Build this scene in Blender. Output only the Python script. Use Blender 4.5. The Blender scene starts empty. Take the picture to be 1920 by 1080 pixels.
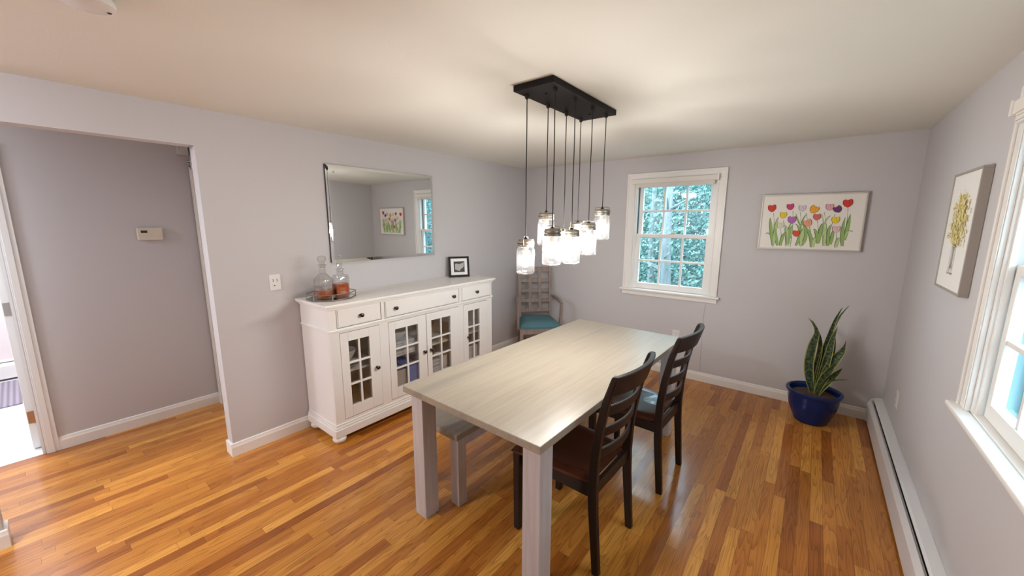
import bpy, bmesh, math, random
from mathutils import Vector, Matrix
from math import sin, cos, pi, radians
random.seed(7)
S = bpy.context.scene
COL = S.collection

# ------------------------------------------------------------------ camera, world, exposure
W, D, H = 3.596, 4.163, 2.286          # right wall x, back wall y, ceiling z (left wall x = 0)
HX = -1.068                            # hallway wall
PITCH, YAW, ROLL = 0.16938, -0.66442, 0.003
f_ = Vector((sin(YAW)*cos(PITCH), cos(YAW)*cos(PITCH), -sin(PITCH)))
r_ = Vector((cos(YAW), -sin(YAW), 0)); u_ = r_.cross(f_)
r2 = r_*cos(ROLL)+u_*sin(ROLL); u2 = -r_*sin(ROLL)+u_*cos(ROLL)
cd = bpy.data.cameras.new('camera'); cam = bpy.data.objects.new('camera', cd); COL.objects.link(cam)
m = Matrix((r2, u2, -f_)).transposed().to_4x4(); m.translation = Vector((3.0299, 0.0, 1.612)); cam.matrix_world = m
cd.sensor_width = 36; cd.lens = 721.36/1920*36; cd.clip_start = 0.02
S.camera = cam
wd = bpy.data.worlds.new('daylight'); S.world = wd; wd.use_nodes = True
wd.node_tree.nodes['Background'].inputs[0].default_value = (0.62, 0.83, 1.0, 1)
wd.node_tree.nodes['Background'].inputs[1].default_value = 4.5
S.view_settings.view_transform = 'Standard'; S.view_settings.look = 'None'
S.view_settings.gamma = 1; S.view_settings.use_curve_mapping = False
S.view_settings.exposure = 1.36
S.cycles.use_denoising = True; S.cycles.max_bounces = 12; S.cycles.sample_clamp_indirect = 6
S.cycles.transparent_max_bounces = 16
S.cycles.caustics_reflective = False; S.cycles.caustics_refractive = False
BULB = (1.0, 0.965, 0.93); BULB_STRENGTH = 118.0
BATH_LAMP = 25.0; REAR_FILL = 230.0; HALL_FILL = 14.0

# ------------------------------------------------------------------ materials
def nodes_of(name):
    mt = bpy.data.materials.new(name); mt.use_nodes = True
    nt = mt.node_tree; b = nt.nodes['Principled BSDF']
    return mt, nt, b
def N(nt, t, **kw):
    n = nt.nodes.new(t)
    for k, v in kw.items():
        if k.startswith('i_'):
            n.inputs[k[2:].replace('_', ' ')].default_value = v
        else: setattr(n, k, v)
    return n
def plain(name, c, rough=0.5, metal=0.0, bump=0.0, bscale=60, var=0.0, coat=0.0, spec=0.5, trans=0.0, ior=1.45):
    mt, nt, b = nodes_of(name)
    b.inputs['Base Color'].default_value = (*c, 1); b.inputs['Roughness'].default_value = rough
    b.inputs['Metallic'].default_value = metal; b.inputs['Coat Weight'].default_value = coat
    b.inputs['Specular IOR Level'].default_value = spec
    b.inputs['Transmission Weight'].default_value = trans; b.inputs['IOR'].default_value = ior
    if bump or var:
        tc = N(nt, 'ShaderNodeTexCoord'); no = N(nt, 'ShaderNodeTexNoise'); no.inputs['Scale'].default_value = bscale
        no.inputs['Detail'].default_value = 4
        nt.links.new(tc.outputs['Object'], no.inputs['Vector'])
        if bump:
            bp = N(nt, 'ShaderNodeBump'); bp.inputs['Strength'].default_value = bump; bp.inputs['Distance'].default_value = 0.01
            nt.links.new(no.outputs['Fac'], bp.inputs['Height']); nt.links.new(bp.outputs['Normal'], b.inputs['Normal'])
        if var:
            mx = N(nt, 'ShaderNodeMix', data_type='RGBA')
            mx.inputs[6].default_value = (*[x*(1-var) for x in c], 1); mx.inputs[7].default_value = (*[min(1, x*(1+var)) for x in c], 1)
            nt.links.new(no.outputs['Fac'], mx.inputs[0]); nt.links.new(mx.outputs[2], b.inputs['Base Color'])
    return mt
def emit(name, c, s):
    mt = bpy.data.materials.new(name); mt.use_nodes = True; nt = mt.node_tree; nt.nodes.clear()
    e = N(nt, 'ShaderNodeEmission'); e.inputs[0].default_value = (*c, 1); e.inputs[1].default_value = s
    o = N(nt, 'ShaderNodeOutputMaterial'); nt.links.new(e.outputs[0], o.inputs[0]); return mt
def thin_glass(name, tint=(1, 1, 1), refl=0.06, rough=0.02, haze=0.0, edge=0.55):
    mt = bpy.data.materials.new(name); mt.use_nodes = True; nt = mt.node_tree; nt.nodes.clear()
    t = N(nt, 'ShaderNodeBsdfTransparent'); t.inputs[0].default_value = (*tint, 1)
    g = N(nt, 'ShaderNodeBsdfGlossy'); g.inputs['Roughness'].default_value = rough
    lw = N(nt, 'ShaderNodeLayerWeight'); lw.inputs[0].default_value = 0.35
    mr = N(nt, 'ShaderNodeMapRange'); mr.inputs['To Min'].default_value = refl; mr.inputs['To Max'].default_value = min(1, refl+edge)
    nt.links.new(lw.outputs['Facing'], mr.inputs['Value'])
    mx = N(nt, 'ShaderNodeMixShader'); o = N(nt, 'ShaderNodeOutputMaterial')
    nt.links.new(mr.outputs[0], mx.inputs[0]); nt.links.new(t.outputs[0], mx.inputs[1]); nt.links.new(g.outputs[0], mx.inputs[2])
    last = mx.outputs[0]
    if haze:        # wavy pressed glass scatters part of the light
        tl = N(nt, 'ShaderNodeBsdfTranslucent'); tl.inputs[0].default_value = (0.9, 0.9, 0.9, 1)
        m2 = N(nt, 'ShaderNodeMixShader'); m2.inputs[0].default_value = haze
        nt.links.new(last, m2.inputs[1]); nt.links.new(tl.outputs[0], m2.inputs[2]); last = m2.outputs[0]
    nt.links.new(last, o.inputs[0]); return mt
def grained(name, c1, c2, axis='Y', rough=0.4, stretch=18, scale=9, bump=0.05, coat=0.0, streak=None, spec=0.5):
    """wood-like grain running along one local axis"""
    mt, nt, b = nodes_of(name); b.inputs['Roughness'].default_value = rough; b.inputs['Coat Weight'].default_value = coat; b.inputs['Specular IOR Level'].default_value = spec
    tc = N(nt, 'ShaderNodeTexCoord'); mp = N(nt, 'ShaderNodeMapping')
    sc = [stretch, stretch, stretch]; sc['XYZ'.index(axis)] = 1.0; mp.inputs['Scale'].default_value = sc
    no = N(nt, 'ShaderNodeTexNoise'); no.inputs['Scale'].default_value = scale/4; no.inputs['Detail'].default_value = 6; no.inputs['Roughness'].default_value = 0.65
    nt.links.new(tc.outputs['Object'], mp.inputs[0]); nt.links.new(mp.outputs[0], no.inputs['Vector'])
    cr = N(nt, 'ShaderNodeValToRGB'); cr.color_ramp.elements[0].position = 0.3; cr.color_ramp.elements[1].position = 0.7
    cr.color_ramp.elements[0].color = (*c1, 1); cr.color_ramp.elements[1].color = (*c2, 1)
    nt.links.new(no.outputs['Fac'], cr.inputs[0]); last = cr.outputs[0]
    if streak:
        mp2 = N(nt, 'ShaderNodeMapping'); s2 = [5.0]*3; s2['XYZ'.index(axis)] = 0.35; mp2.inputs['Scale'].default_value = s2
        n2 = N(nt, 'ShaderNodeTexNoise'); n2.inputs['Scale'].default_value = 1.3; n2.inputs['Detail'].default_value = 3
        nt.links.new(tc.outputs['Object'], mp2.inputs[0]); nt.links.new(mp2.outputs[0], n2.inputs['Vector'])
        r2_ = N(nt, 'ShaderNodeValToRGB'); r2_.color_ramp.elements[0].position = 0.58; r2_.color_ramp.elements[1].position = 0.68
        nt.links.new(n2.outputs['Fac'], r2_.inputs[0])
        mx = N(nt, 'ShaderNodeMix', data_type='RGBA'); mx.inputs[7].default_value = (*streak, 1)
        ml = N(nt, 'ShaderNodeMath', operation='MULTIPLY'); ml.inputs[1].default_value = 0.45
        nt.links.new(r2_.outputs[0], ml.inputs[0]); nt.links.new(ml.outputs[0], mx.inputs[0])
        nt.links.new(last, mx.inputs[6]); last = mx.outputs[2]
    nt.links.new(last, b.inputs['Base Color'])
    if bump:
        bp = N(nt, 'ShaderNodeBump'); bp.inputs['Strength'].default_value = bump; bp.inputs['Distance'].default_value = 0.005
        nt.links.new(no.outputs['Fac'], bp.inputs['Height']); nt.links.new(bp.outputs['Normal'], b.inputs['Normal'])
    return mt
def oak_floor():
    mt, nt, b = nodes_of('oak_strip_floor'); L = nt.links.new
    def M(op, a, bb=None, c=None):
        n = N(nt, 'ShaderNodeMath', operation=op)
        for i, v in enumerate((a, bb, c)):
            if v is None: continue
            if isinstance(v, (int, float)): n.inputs[i].default_value = v
            else: L(v, n.inputs[i])
        return n.outputs[0]
    tc = N(nt, 'ShaderNodeTexCoord'); sp = N(nt, 'ShaderNodeSeparateXYZ'); L(tc.outputs['Object'], sp.inputs[0])
    x, y = sp.outputs[0], sp.outputs[1]
    PW, PL = 0.0575, 0.85
    xr = M('DIVIDE', M('ADD', x, 10.0), PW); row = M('FLOOR', xr); fx = M('FRACT', xr)
    wn = N(nt, 'ShaderNodeTexWhiteNoise', noise_dimensions='1D'); L(row, wn.inputs['W'])
    ln = M('MULTIPLY_ADD', wn.outputs['Value'], 0.7, 0.55)
    yr = M('DIVIDE', M('ADD', M('MULTIPLY_ADD', wn.outputs['Value'], 37.3, 20.0), y), ln)
    pid = M('FLOOR', yr); fy = M('FRACT', yr)
    cb = N(nt, 'ShaderNodeCombineXYZ'); L(row, cb.inputs[0]); L(pid, cb.inputs[1])
    w2 = N(nt, 'ShaderNodeTexWhiteNoise', noise_dimensions='3D'); L(cb.outputs[0], w2.inputs['Vector'])
    rnd = w2.outputs['Value']; sc = N(nt, 'ShaderNodeSeparateColor'); L(w2.outputs['Color'], sc.inputs[0])
    cr = N(nt, 'ShaderNodeValToRGB'); e = cr.color_ramp.elements
    e[0].position = 0.0; e[0].color = (0.276, 0.081, 0.012, 1); e[1].position = 1.0; e[1].color = (0.662, 0.307, 0.060, 1)
    for p, c in ((0.15, (0.368, 0.119, 0.018, 1)), (0.45, (0.451, 0.165, 0.026, 1)), (0.75, (0.524, 0.211, 0.035, 1)), (0.9, (0.580, 0.246, 0.044, 1))):
        q = e.new(p); q.color = c
    L(rnd, cr.inputs[0])
    # grain: fine streaks plus cathedral figure, offset plank by plank
    off = N(nt, 'ShaderNodeCombineXYZ'); L(M('MULTIPLY', sc.outputs[0], 31.0), off.inputs[0]); L(M('MULTIPLY', sc.outputs[1], 57.0), off.inputs[1])
    va = N(nt, 'ShaderNodeVectorMath', operation='ADD'); L(tc.outputs['Object'], va.inputs[0]); L(off.outputs[0], va.inputs[1])
    m1 = N(nt, 'ShaderNodeMapping'); m1.inputs['Scale'].default_value = (150, 4.5, 1); L(va.outputs[0], m1.inputs[0])
    n1 = N(nt, 'ShaderNodeTexNoise'); n1.inputs['Scale'].default_value = 1; n1.inputs['Detail'].default_value = 4; L(m1.outputs[0], n1.inputs['Vector'])
    m2 = N(nt, 'ShaderNodeMapping'); m2.inputs['Scale'].default_value = (22, 1.6, 1); L(va.outputs[0], m2.inputs[0])
    n2 = N(nt, 'ShaderNodeTexNoise'); n2.inputs['Scale'].default_value = 1; n2.inputs['Detail'].default_value = 1; L(m2.outputs[0], n2.inputs['Vector'])
    ring = M('FRACT', M('MULTIPLY', n2.outputs['Fac'], 9.0))
    ringd = M('POWER', ring, 3.0)
    g = M('MULTIPLY_ADD', n1.outputs['Fac'], 0.55, M('MULTIPLY_ADD', ringd, -0.40, 0.83))
    mul = N(nt, 'ShaderNodeMix', data_type='RGBA', blend_type='MULTIPLY'); mul.inputs[0].default_value = 1.0
    gc = N(nt, 'ShaderNodeCombineColor'); L(g, gc.inputs[0]); L(M('POWER', g, 1.15), gc.inputs[1]); L(M('POWER', g, 1.4), gc.inputs[2])
    L(cr.outputs[0], mul.inputs[6]); L(gc.outputs[0], mul.inputs[7])
    # joints
    ex = M('MINIMUM', fx, M('SUBTRACT', 1.0, fx)); ey = M('MULTIPLY', M('MINIMUM', fy, M('SUBTRACT', 1.0, fy)), M('DIVIDE', ln, PW))
    joint = M('LESS_THAN', M('MINIMUM', ex, ey), 0.014)
    jm = N(nt, 'ShaderNodeMix', data_type='RGBA'); jm.inputs[7].default_value = (0.09, 0.03, 0.01, 1)
    L(M('MULTIPLY', joint, 0.75), jm.inputs[0]); L(mul.outputs[2], jm.inputs[6]); L(jm.outputs[2], b.inputs['Base Color'])
    b.inputs['Roughness'].default_value = 0.30; b.inputs['Coat Weight'].default_value = 0.5; b.inputs['Coat Roughness'].default_value = 0.13; b.inputs['Specular IOR Level'].default_value = 0.2
    bp = N(nt, 'ShaderNodeBump'); bp.inputs['Strength'].default_value = 0.10; bp.inputs['Distance'].default_value = 0.002
    L(M('MULTIPLY_ADD', joint, -1.5, n1.outputs['Fac']), bp.inputs['Height']); L(bp.outputs['Normal'], b.inputs['Normal'])
    return mt
def tile_floor():
    mt, nt, b = nodes_of('white_tile'); tc = N(nt, 'ShaderNodeTexCoord'); br = N(nt, 'ShaderNodeTexBrick')
    br.offset = 0; br.inputs['Scale'].default_value = 1; br.inputs['Brick Width'].default_value = 0.3; br.inputs['Row Height'].default_value = 0.3
    br.inputs['Mortar Size'].default_value = 0.003; br.inputs['Color1'].default_value = (0.8, 0.8, 0.8, 1); br.inputs['Color2'].default_value = (0.76, 0.76, 0.77, 1)
    br.inputs['Mortar'].default_value = (0.55, 0.55, 0.55, 1)
    nt.links.new(tc.outputs['Object'], br.inputs['Vector']); nt.links.new(br.outputs['Color'], b.inputs['Base Color']); b.inputs['Roughness'].default_value = 0.25
    return mt
def striped(name, c1, c2, axis='Y', scale=20):
    mt, nt, b = nodes_of(name); tc = N(nt, 'ShaderNodeTexCoord'); wv = N(nt, 'ShaderNodeTexWave', bands_direction=axis)
    wv.inputs['Scale'].default_value = scale; wv.inputs['Distortion'].default_value = 0.4
    mx = N(nt, 'ShaderNodeMix', data_type='RGBA'); mx.inputs[6].default_value = (*c1, 1); mx.inputs[7].default_value = (*c2, 1)
    nt.links.new(tc.outputs['Object'], wv.inputs['Vector']); nt.links.new(wv.outputs['Fac'], mx.inputs[0]); nt.links.new(mx.outputs[2], b.inputs['Base Color'])
    b.inputs['Roughness'].default_value = 0.9; return mt
def leaf_mat():
    """banded green leaf with pale yellow margins; UV: u across, v along"""
    mt, nt, b = nodes_of('variegated_leaf'); L = nt.links.new
    uv = N(nt, 'ShaderNodeUVMap'); sp = N(nt, 'ShaderNodeSeparateXYZ'); L(uv.outputs[0], sp.inputs[0])
    mp = N(nt, 'ShaderNodeMapping'); mp.inputs['Scale'].default_value = (2.5, 34, 1); L(uv.outputs[0], mp.inputs[0])
    no = N(nt, 'ShaderNodeTexNoise'); no.inputs['Scale'].default_value = 1; no.inputs['Detail'].default_value = 3; L(mp.outputs[0], no.inputs['Vector'])
    cr = N(nt, 'ShaderNodeValToRGB'); e = cr.color_ramp.elements
    e[0].position = 0.42; e[0].color = (0.008, 0.022, 0.010, 1); e[1].position = 0.62; e[1].color = (0.085, 0.13, 0.06, 1); L(no.outputs['Fac'], cr.inputs[0])
    a = N(nt, 'ShaderNodeMath', operation='SUBTRACT'); a.inputs[1].default_value = 0.5; L(sp.outputs[0], a.inputs[0])
    a2 = N(nt, 'ShaderNodeMath', operation='ABSOLUTE'); L(a.outputs[0], a2.inputs[0])
    a3 = N(nt, 'ShaderNodeMath', operation='GREATER_THAN'); a3.inputs[1].default_value = 0.405; L(a2.outputs[0], a3.inputs[0])
    mx = N(nt, 'ShaderNodeMix', data_type='RGBA'); mx.inputs[7].default_value = (0.36, 0.36, 0.10, 1)
    L(a3.outputs[0], mx.inputs[0]); L(cr.outputs[0], mx.inputs[6]); L(mx.outputs[2], b.inputs['Base Color']); b.inputs['Roughness'].default_value = 0.45
    return mt

MAT = dict(
    wall=plain('greige_wall_paint', (0.55, 0.525, 0.525), 0.62, bump=0.03, bscale=220),
    hall=plain('hall_wall_paint', (0.545, 0.525, 0.535), 0.62, bump=0.03, bscale=220),
    ceil=plain('ceiling_paint', (0.77, 0.755, 0.685), 0.85, bump=0.05, bscale=90),
    trim=plain('white_trim_paint', (0.80, 0.77, 0.73), 0.38, bump=0.015, bscale=120),
    trimwhite=plain('door_white_paint', (0.80, 0.80, 0.79), 0.4),
    heater=plain('heater_enamel', (0.72, 0.71, 0.71), 0.35),
    floor=oak_floor(), tile=tile_floor(),
    table=grained('whitewashed_board', (0.295, 0.25, 0.19), (0.365, 0.315, 0.245), 'Y', 0.30, 22, 9, 0.03, streak=(0.18, 0.16, 0.145)),
    tleg=grained('whitewashed_leg', (0.46, 0.415, 0.40), (0.58, 0.535, 0.52), 'Z', 0.42, 22, 9, 0.04),
    sidew=plain('antique_white_paint', (0.80, 0.765, 0.725), 0.36, var=0.03, bscale=6),
    sidein=plain('cabinet_inside', (0.82, 0.72, 0.58), 0.6),
    shelf=plain('cabinet_shelf', (0.80, 0.75, 0.68), 0.5),
    knob=plain('dark_pewter', (0.06, 0.05, 0.045), 0.28, 0.85),
    glass=thin_glass('window_pane_glass', (0.97, 1, 1), 0.04, edge=0.22), cabglass=thin_glass('cabinet_glass', (0.96, 0.96, 0.95), 0.05),
    jar=thin_glass('jar_glass', (0.985, 0.985, 0.98), 0.07, 0.12, haze=0.008), crystal=thin_glass('crystal_glass', (0.95, 0.945, 0.94), 0.07, 0.03),
    tumbler=thin_glass('drinking_glass', (0.93, 0.93, 0.92), 0.22, 0.05),
    bulb=emit('lit_bulb', BULB, BULB_STRENGTH),
    bronze=plain('oil_rubbed_bronze', (0.010, 0.007, 0.006), 0.5, 0.0, spec=0.2), cord=plain('black_cord', (0.012, 0.010, 0.010), 0.6),
    zinc=plain('weathered_zinc', (0.30, 0.27, 0.22), 0.38, 0.8, bump=0.2, bscale=70, var=0.3),
    espresso=grained('espresso_wood', (0.010, 0.005, 0.004), (0.022, 0.010, 0.007), 'Z', 0.38, 14, 8, 0.03, coat=0.0, spec=0.3),
    espressoseat=grained('espresso_seat_wood', (0.045, 0.012, 0.007), (0.085, 0.024, 0.012), 'X', 0.22, 12, 8, 0.03, coat=0.4),
    greywood=grained('weathered_grey_wood', (0.19, 0.14, 0.12), (0.33, 0.26, 0.225), 'Z', 0.6, 16, 10, 0.1),
    teal=plain('teal_cushion_fabric', (0.075, 0.17, 0.20), 0.9, bump=0.15, bscale=300),
    mirror=plain('silver_mirror', (0.82, 0.84, 0.84), 0.015, 1.0), mirroredge=plain('mirror_edge_shade', (0.03, 0.03, 0.03), 0.4),
    chrome=plain('chrome', (0.75, 0.75, 0.75), 0.12, 1.0), silver=plain('brushed_silver_frame', (0.50, 0.46, 0.42), 0.42, 0.35),
    silverdark=plain('frame_side_grey', (0.34, 0.30, 0.265), 0.5, 0.1),
    paper=plain('picture_paper', (0.78, 0.74, 0.68), 0.5), paperw=plain('picture_paper_white', (0.80, 0.77, 0.72), 0.5),
    black=plain('black_frame_lacquer', (0.010, 0.009, 0.011), 0.55, spec=0.2), matte_dark=plain('dark_print', (0.03, 0.026, 0.022), 0.6, var=0.6, bscale=260),
    greyprint=plain('grey_print', (0.36, 0.34, 0.32), 0.6, var=0.12, bscale=200), mat=plain('white_mat_board', (0.74, 0.72, 0.70), 0.7),
    pot=plain('cobalt_glaze', (0.003, 0.020, 0.115), 0.16, coat=0.1, spec=0.35, var=0.35, bscale=9), soil=plain('potting_soil', (0.075, 0.040, 0.025), 0.95, bump=0.8, bscale=60, var=0.4),
    leaf=leaf_mat(),
    plastic=plain('white_plastic', (0.74, 0.72, 0.69), 0.35), almond=plain('almond_plastic', (0.66, 0.60, 0.50), 0.4), slot=plain('dark_slot', (0.03, 0.028, 0.026), 0.6),
    lcd=plain('lcd_display', (0.035, 0.03, 0.02), 0.25), greyplastic=plain('grey_white_plastic', (0.60, 0.58, 0.57), 0.45),
    tray=plain('dark_pewter_wire', (0.28, 0.25, 0.21), 0.3, 0.9), traymirror=plain('tray_mirror', (0.65, 0.63, 0.60), 0.04, 1.0),
    whiskey=plain('amber_whiskey', (0.55, 0.095, 0.004), 0.08, trans=0.25, ior=1.33),
    porcelain=plain('white_porcelain', (0.85, 0.83, 0.80), 0.22), linen=plain('pale_blue_grey_linen', (0.66, 0.69, 0.74), 0.9, bump=0.3, bscale=150),
    linenw=plain('off_white_linen', (0.76, 0.74, 0.72), 0.9, bump=0.3, bscale=150), bluebox=plain('blue_box_card', (0.14, 0.27, 0.68), 0.6, var=0.25, bscale=30),
    greybox=plain('grey_fabric_bin', (0.55, 0.52, 0.50), 0.9, bump=0.3, bscale=160),
    bathmat=striped('lilac_grey_mat', (0.20, 0.18, 0.23), (0.34, 0.31, 0.38), 'Y', 9), blind=plain('cellular_blind', (0.76, 0.72, 0.66), 0.8),
    brasshinge=plain('brass_hinge', (0.50, 0.30, 0.16), 0.35, 0.8), steelhinge=plain('grey_hinge', (0.45, 0.44, 0.43), 0.4, 0.7),
    bark=grained('tree_bark', (0.11, 0.125, 0.125), (0.26, 0.29, 0.29), 'Z', 0.9, 10, 8, 0.4),
    leafout=plain('spring_leaves', (0.125, 0.24, 0.20), 0.8, var=0.6, bscale=5), leafout2=plain('blue_green_needles', (0.075, 0.19, 0.175), 0.8, var=0.6, bscale=5),
    jambshade=plain('blue_green_jamb_shade', (0.035, 0.17, 0.20), 0.5),
    lawn=plain('lawn_grass', (0.03, 0.085, 0.088), 0.95, bump=0.5, bscale=40, var=0.4),
    grill=plain('heater_fins', (0.04, 0.04, 0.042), 0.5),
)

# ------------------------------------------------------------------ geometry helpers
def box(bm, x0, x1, y0, y1, z0, z1):
    v = [bm.verts.new(p) for p in ((x0,y0,z0),(x1,y0,z0),(x1,y1,z0),(x0,y1,z0),(x0,y0,z1),(x1,y0,z1),(x1,y1,z1),(x0,y1,z1))]
    for q in ((3,2,1,0),(4,5,6,7),(0,1,5,4),(1,2,6,5),(2,3,7,6),(3,0,4,7)): bm.faces.new([v[i] for i in q])
    return bm
def B(*boxes):
    bm = bmesh.new()
    for b in boxes: box(bm, *b)
    return bm
def lathe(bm, prof, n=32, c=(0, 0, 0), sq=0.0):
    """profile of (r, z); sq > 0 squares the section"""
    rings = []
    for r, z in prof:
        ring = []
        for k in range(n):
            a = 2*pi*(k+0.5)/n
            if sq: s = (abs(cos(a))**(2/sq)); t = (abs(sin(a))**(2/sq)); X = math.copysign(s, cos(a))*r; Y = math.copysign(t, sin(a))*r
            else: X, Y = r*cos(a), r*sin(a)
            ring.append(bm.verts.new((c[0]+X, c[1]+Y, c[2]+z)))
        rings.append(ring)
    for a, b in zip(rings, rings[1:]):
        for k in range(n): bm.faces.new((a[k], a[(k+1) % n], b[(k+1) % n], b[k]))
    if prof[0][0] > 1e-6: bm.faces.new(rings[0][::-1])
    if prof[-1][0] > 1e-6: bm.faces.new(rings[-1])
    return bm
def tube(bm, pts, r, n=8, closed=False):
    pts = [Vector(p) for p in pts]; rings = []; m_ = len(pts); up = None
    for i, p in enumerate(pts):
        if closed: t = pts[(i+1) % m_]-pts[i-1]
        else: t = pts[min(i+1, m_-1)]-pts[max(i-1, 0)]
        t.normalize()
        if up is None: up = Vector((0, 0, 1)) if abs(t.z) < 0.9 else Vector((1, 0, 0))
        a = t.cross(up).normalized(); up = a.cross(t).normalized()
        rr = r[i] if isinstance(r, (list, tuple)) else r
        rings.append([bm.verts.new(p+a*rr*cos(2*pi*k/n)+up*rr*sin(2*pi*k/n)) for k in range(n)])
    prs = list(zip(rings, rings[1:]))+([(rings[-1], rings[0])] if closed else [])
    for a, b in prs:
        for k in range(n): bm.faces.new((a[k], a[(k+1) % n], b[(k+1) % n], b[k]))
    if not closed: bm.faces.new(rings[0][::-1]); bm.faces.new(rings[-1])
    return bm
def sweep(bm, path, wx, wy):
    """rectangular section (wx by wy) swept up a path of (x, y, z)"""
    rings = []
    for i, (x, y, z) in enumerate(path):
        a = wx[i] if isinstance(wx, (list, tuple)) else wx; b = wy[i] if isinstance(wy, (list, tuple)) else wy
        rings.append([bm.verts.new((x+sx*a/2, y+sy*b/2, z)) for sx, sy in ((-1,-1),(1,-1),(1,1),(-1,1))])
    for a, b in zip(rings, rings[1:]):
        for k in range(4): bm.faces.new((a[k], a[(k+1) % 4], b[(k+1) % 4], b[k]))
    bm.faces.new(rings[0][::-1]); bm.faces.new(rings[-1]); return bm
def prism(bm, prof, axis, a, b):
    """closed 2D profile extruded along an axis; profile coordinates are the other two axes in order"""
    def P(u, v, w): return {'x': (w, u, v), 'y': (u, w, v), 'z': (u, v, w)}[axis]
    A = [bm.verts.new(P(u, v, a)) for u, v in prof]; Bv = [bm.verts.new(P(u, v, b)) for u, v in prof]; n = len(prof)
    for k in range(n): bm.faces.new((A[k], A[(k+1) % n], Bv[(k+1) % n], Bv[k]))
    bm.faces.new(A[::-1]); bm.faces.new(Bv); return bm
def obj(name, bm, mat, parent=None, bevel=0.0, smooth=False, seg=2, world=True, subdiv=0):
    """link one mesh; mesh coordinates are world ones and are shifted to the parent's base"""
    if parent is not None and world:
        t = Vector((0, 0, 0)); p = parent
        while p: t += p.location; p = p.parent
        bmesh.ops.translate(bm, verts=bm.verts, vec=-t)
    bmesh.ops.recalc_face_normals(bm, faces=bm.faces)
    me = bpy.data.meshes.new(name); bm.to_mesh(me); bm.free()
    for mm in (mat if isinstance(mat, (list, tuple)) else [mat]): me.materials.append(mm)
    if smooth:
        me.polygons.foreach_set('use_smooth', [True]*len(me.polygons)); me.set_sharp_from_angle(angle=radians(40))
    o = bpy.data.objects.new(name, me); COL.objects.link(o)
    if parent is not None: o.parent = parent
    if bevel:
        md = o.modifiers.new('edge', 'BEVEL'); md.width = bevel; md.segments = seg; md.limit_method = 'ANGLE'; md.angle_limit = radians(35)
    if subdiv:
        md = o.modifiers.new('smooth', 'SUBSURF'); md.levels = subdiv; md.render_levels = subdiv
    return o
def tag(o, label, cat, group=None):
    o['label'] = label; o['category'] = cat
    if group: o['group'] = group
    return o
def thing(name, label, cat, loc=(0, 0, 0), rz=0.0, group=None):
    o = bpy.data.objects.new(name, None); COL.objects.link(o); o.location = loc; o.rotation_euler = (0, 0, rz)
    o.empty_display_size = 0.05
    return tag(o, label, cat, group)
def root_struct(name, loc=(0, 0, 0)):
    o = bpy.data.objects.new(name, None); COL.objects.link(o); o.location = loc; o['kind'] = 'structure'; return o
def struct(name, bm, mat, bevel=0.0, smooth=False):
    o = obj(name, bm, mat, None, bevel, smooth); o['kind'] = 'structure'; return o
def dup(root, loc, rz, label, group=None):
    r = root.copy(); COL.objects.link(r); r.location = loc; r.rotation_euler = (0, 0, rz); r['label'] = label
    if group: r['group'] = group
    for ch in list(root.children):
        c = ch.copy(); COL.objects.link(c); c.parent = r
        for g in list(ch.children):
            q = g.copy(); COL.objects.link(q); q.parent = c
    return r
def area(name, loc, rot, size, energy, color):
    l = bpy.data.lights.new(name, 'AREA'); l.energy = energy; l.color = color; l.shape = 'RECTANGLE'; l.size, l.size_y = size
    o = bpy.data.objects.new(name, l); COL.objects.link(o); o.location = loc; o.rotation_euler = rot; return o

# ------------------------------------------------------------------ room shell
RY = -2.0                                  # wall behind the camera
WO1 = (1.452, 2.243, 0.880, 2.040)         # window 1 rough opening x0,x1,z0,z1
WO2 = (1.497, 2.288, 0.850, 2.030)         # window 2 rough opening y0,y1,z0,z1
struct('floor', B((HX, W, RY, D, -0.05, 0)), MAT['floor'])
struct('ceiling', B((-3.55, W+0.15, RY-0.1, D+0.15, H, H+0.06)), MAT['ceil'])
struct('wall_left', B((-0.10, 0, 0.735, D, 0, H), (-0.10, 0, -0.235, 0.735, 2.066, H), (-0.10, 0, RY, -0.235, 0, H)), MAT['wall'])
struct('wall_back', B((-0.10, WO1[0], D, D+0.15, -0.05, H), (WO1[1], W+0.15, D, D+0.15, -0.05, H),
                      (WO1[0], WO1[1], D, D+0.15, -0.05, WO1[2]), (WO1[0], WO1[1], D, D+0.15, WO1[3], H)), MAT['wall'])
struct('wall_right', B((W, W+0.15, RY-0.1, WO2[0], -0.05, H), (W, W+0.15, WO2[1], D, -0.05, H),
                       (W, W+0.15, WO2[0], WO2[1], -0.05, WO2[2]), (W, W+0.15, WO2[0], WO2[1], WO2[3], H)), MAT['wall'])
struct('wall_rear', B((HX-0.12, W, RY-0.1, RY, -0.05, H)), MAT['wall'])
DY0, DY1 = -0.86, -0.075                   # bathroom doorway in the hallway wall
struct('wall_hall', B((HX-0.12, HX, DY1, 1.05, 0, H), (HX-0.12, HX, RY, DY0, 0, H), (HX-0.12, HX, DY0, DY1, 2.03, H)), MAT['hall'])
struct('wall_hall_end', B((HX, -0.10, 0.952, 1.05, 0, H)), MAT['hall'])
# bathroom beyond the doorway
struct('floor_bathroom', B((-3.40, HX, -1.7, 0.6, -0.05, 0.002)), MAT['tile'])
struct('wall_bathroom', B((-3.50, -3.40, -1.8, 0.7, -0.05, H), (-3.40, HX-0.12, 0.6, 0.7, -0.05, H), (-3.40, HX-0.12, -1.8, -1.7, -0.05, H)), plain('bathroom_wall_paint', (0.70, 0.64, 0.65), 0.6))
area('bathroom_ceiling_lamp', (-2.3, -0.6, H-0.02), (0, 0, 0), (0.9, 0.9), BATH_LAMP, (0.95, 0.97, 1.0))

area('hall_fill_light', (-0.58, -1.3, H-0.02), (0, 0, 0), (0.3, 0.3), HALL_FILL, (0.84, 0.91, 1.0))  # unseen area light added to brighten the hallway

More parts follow.
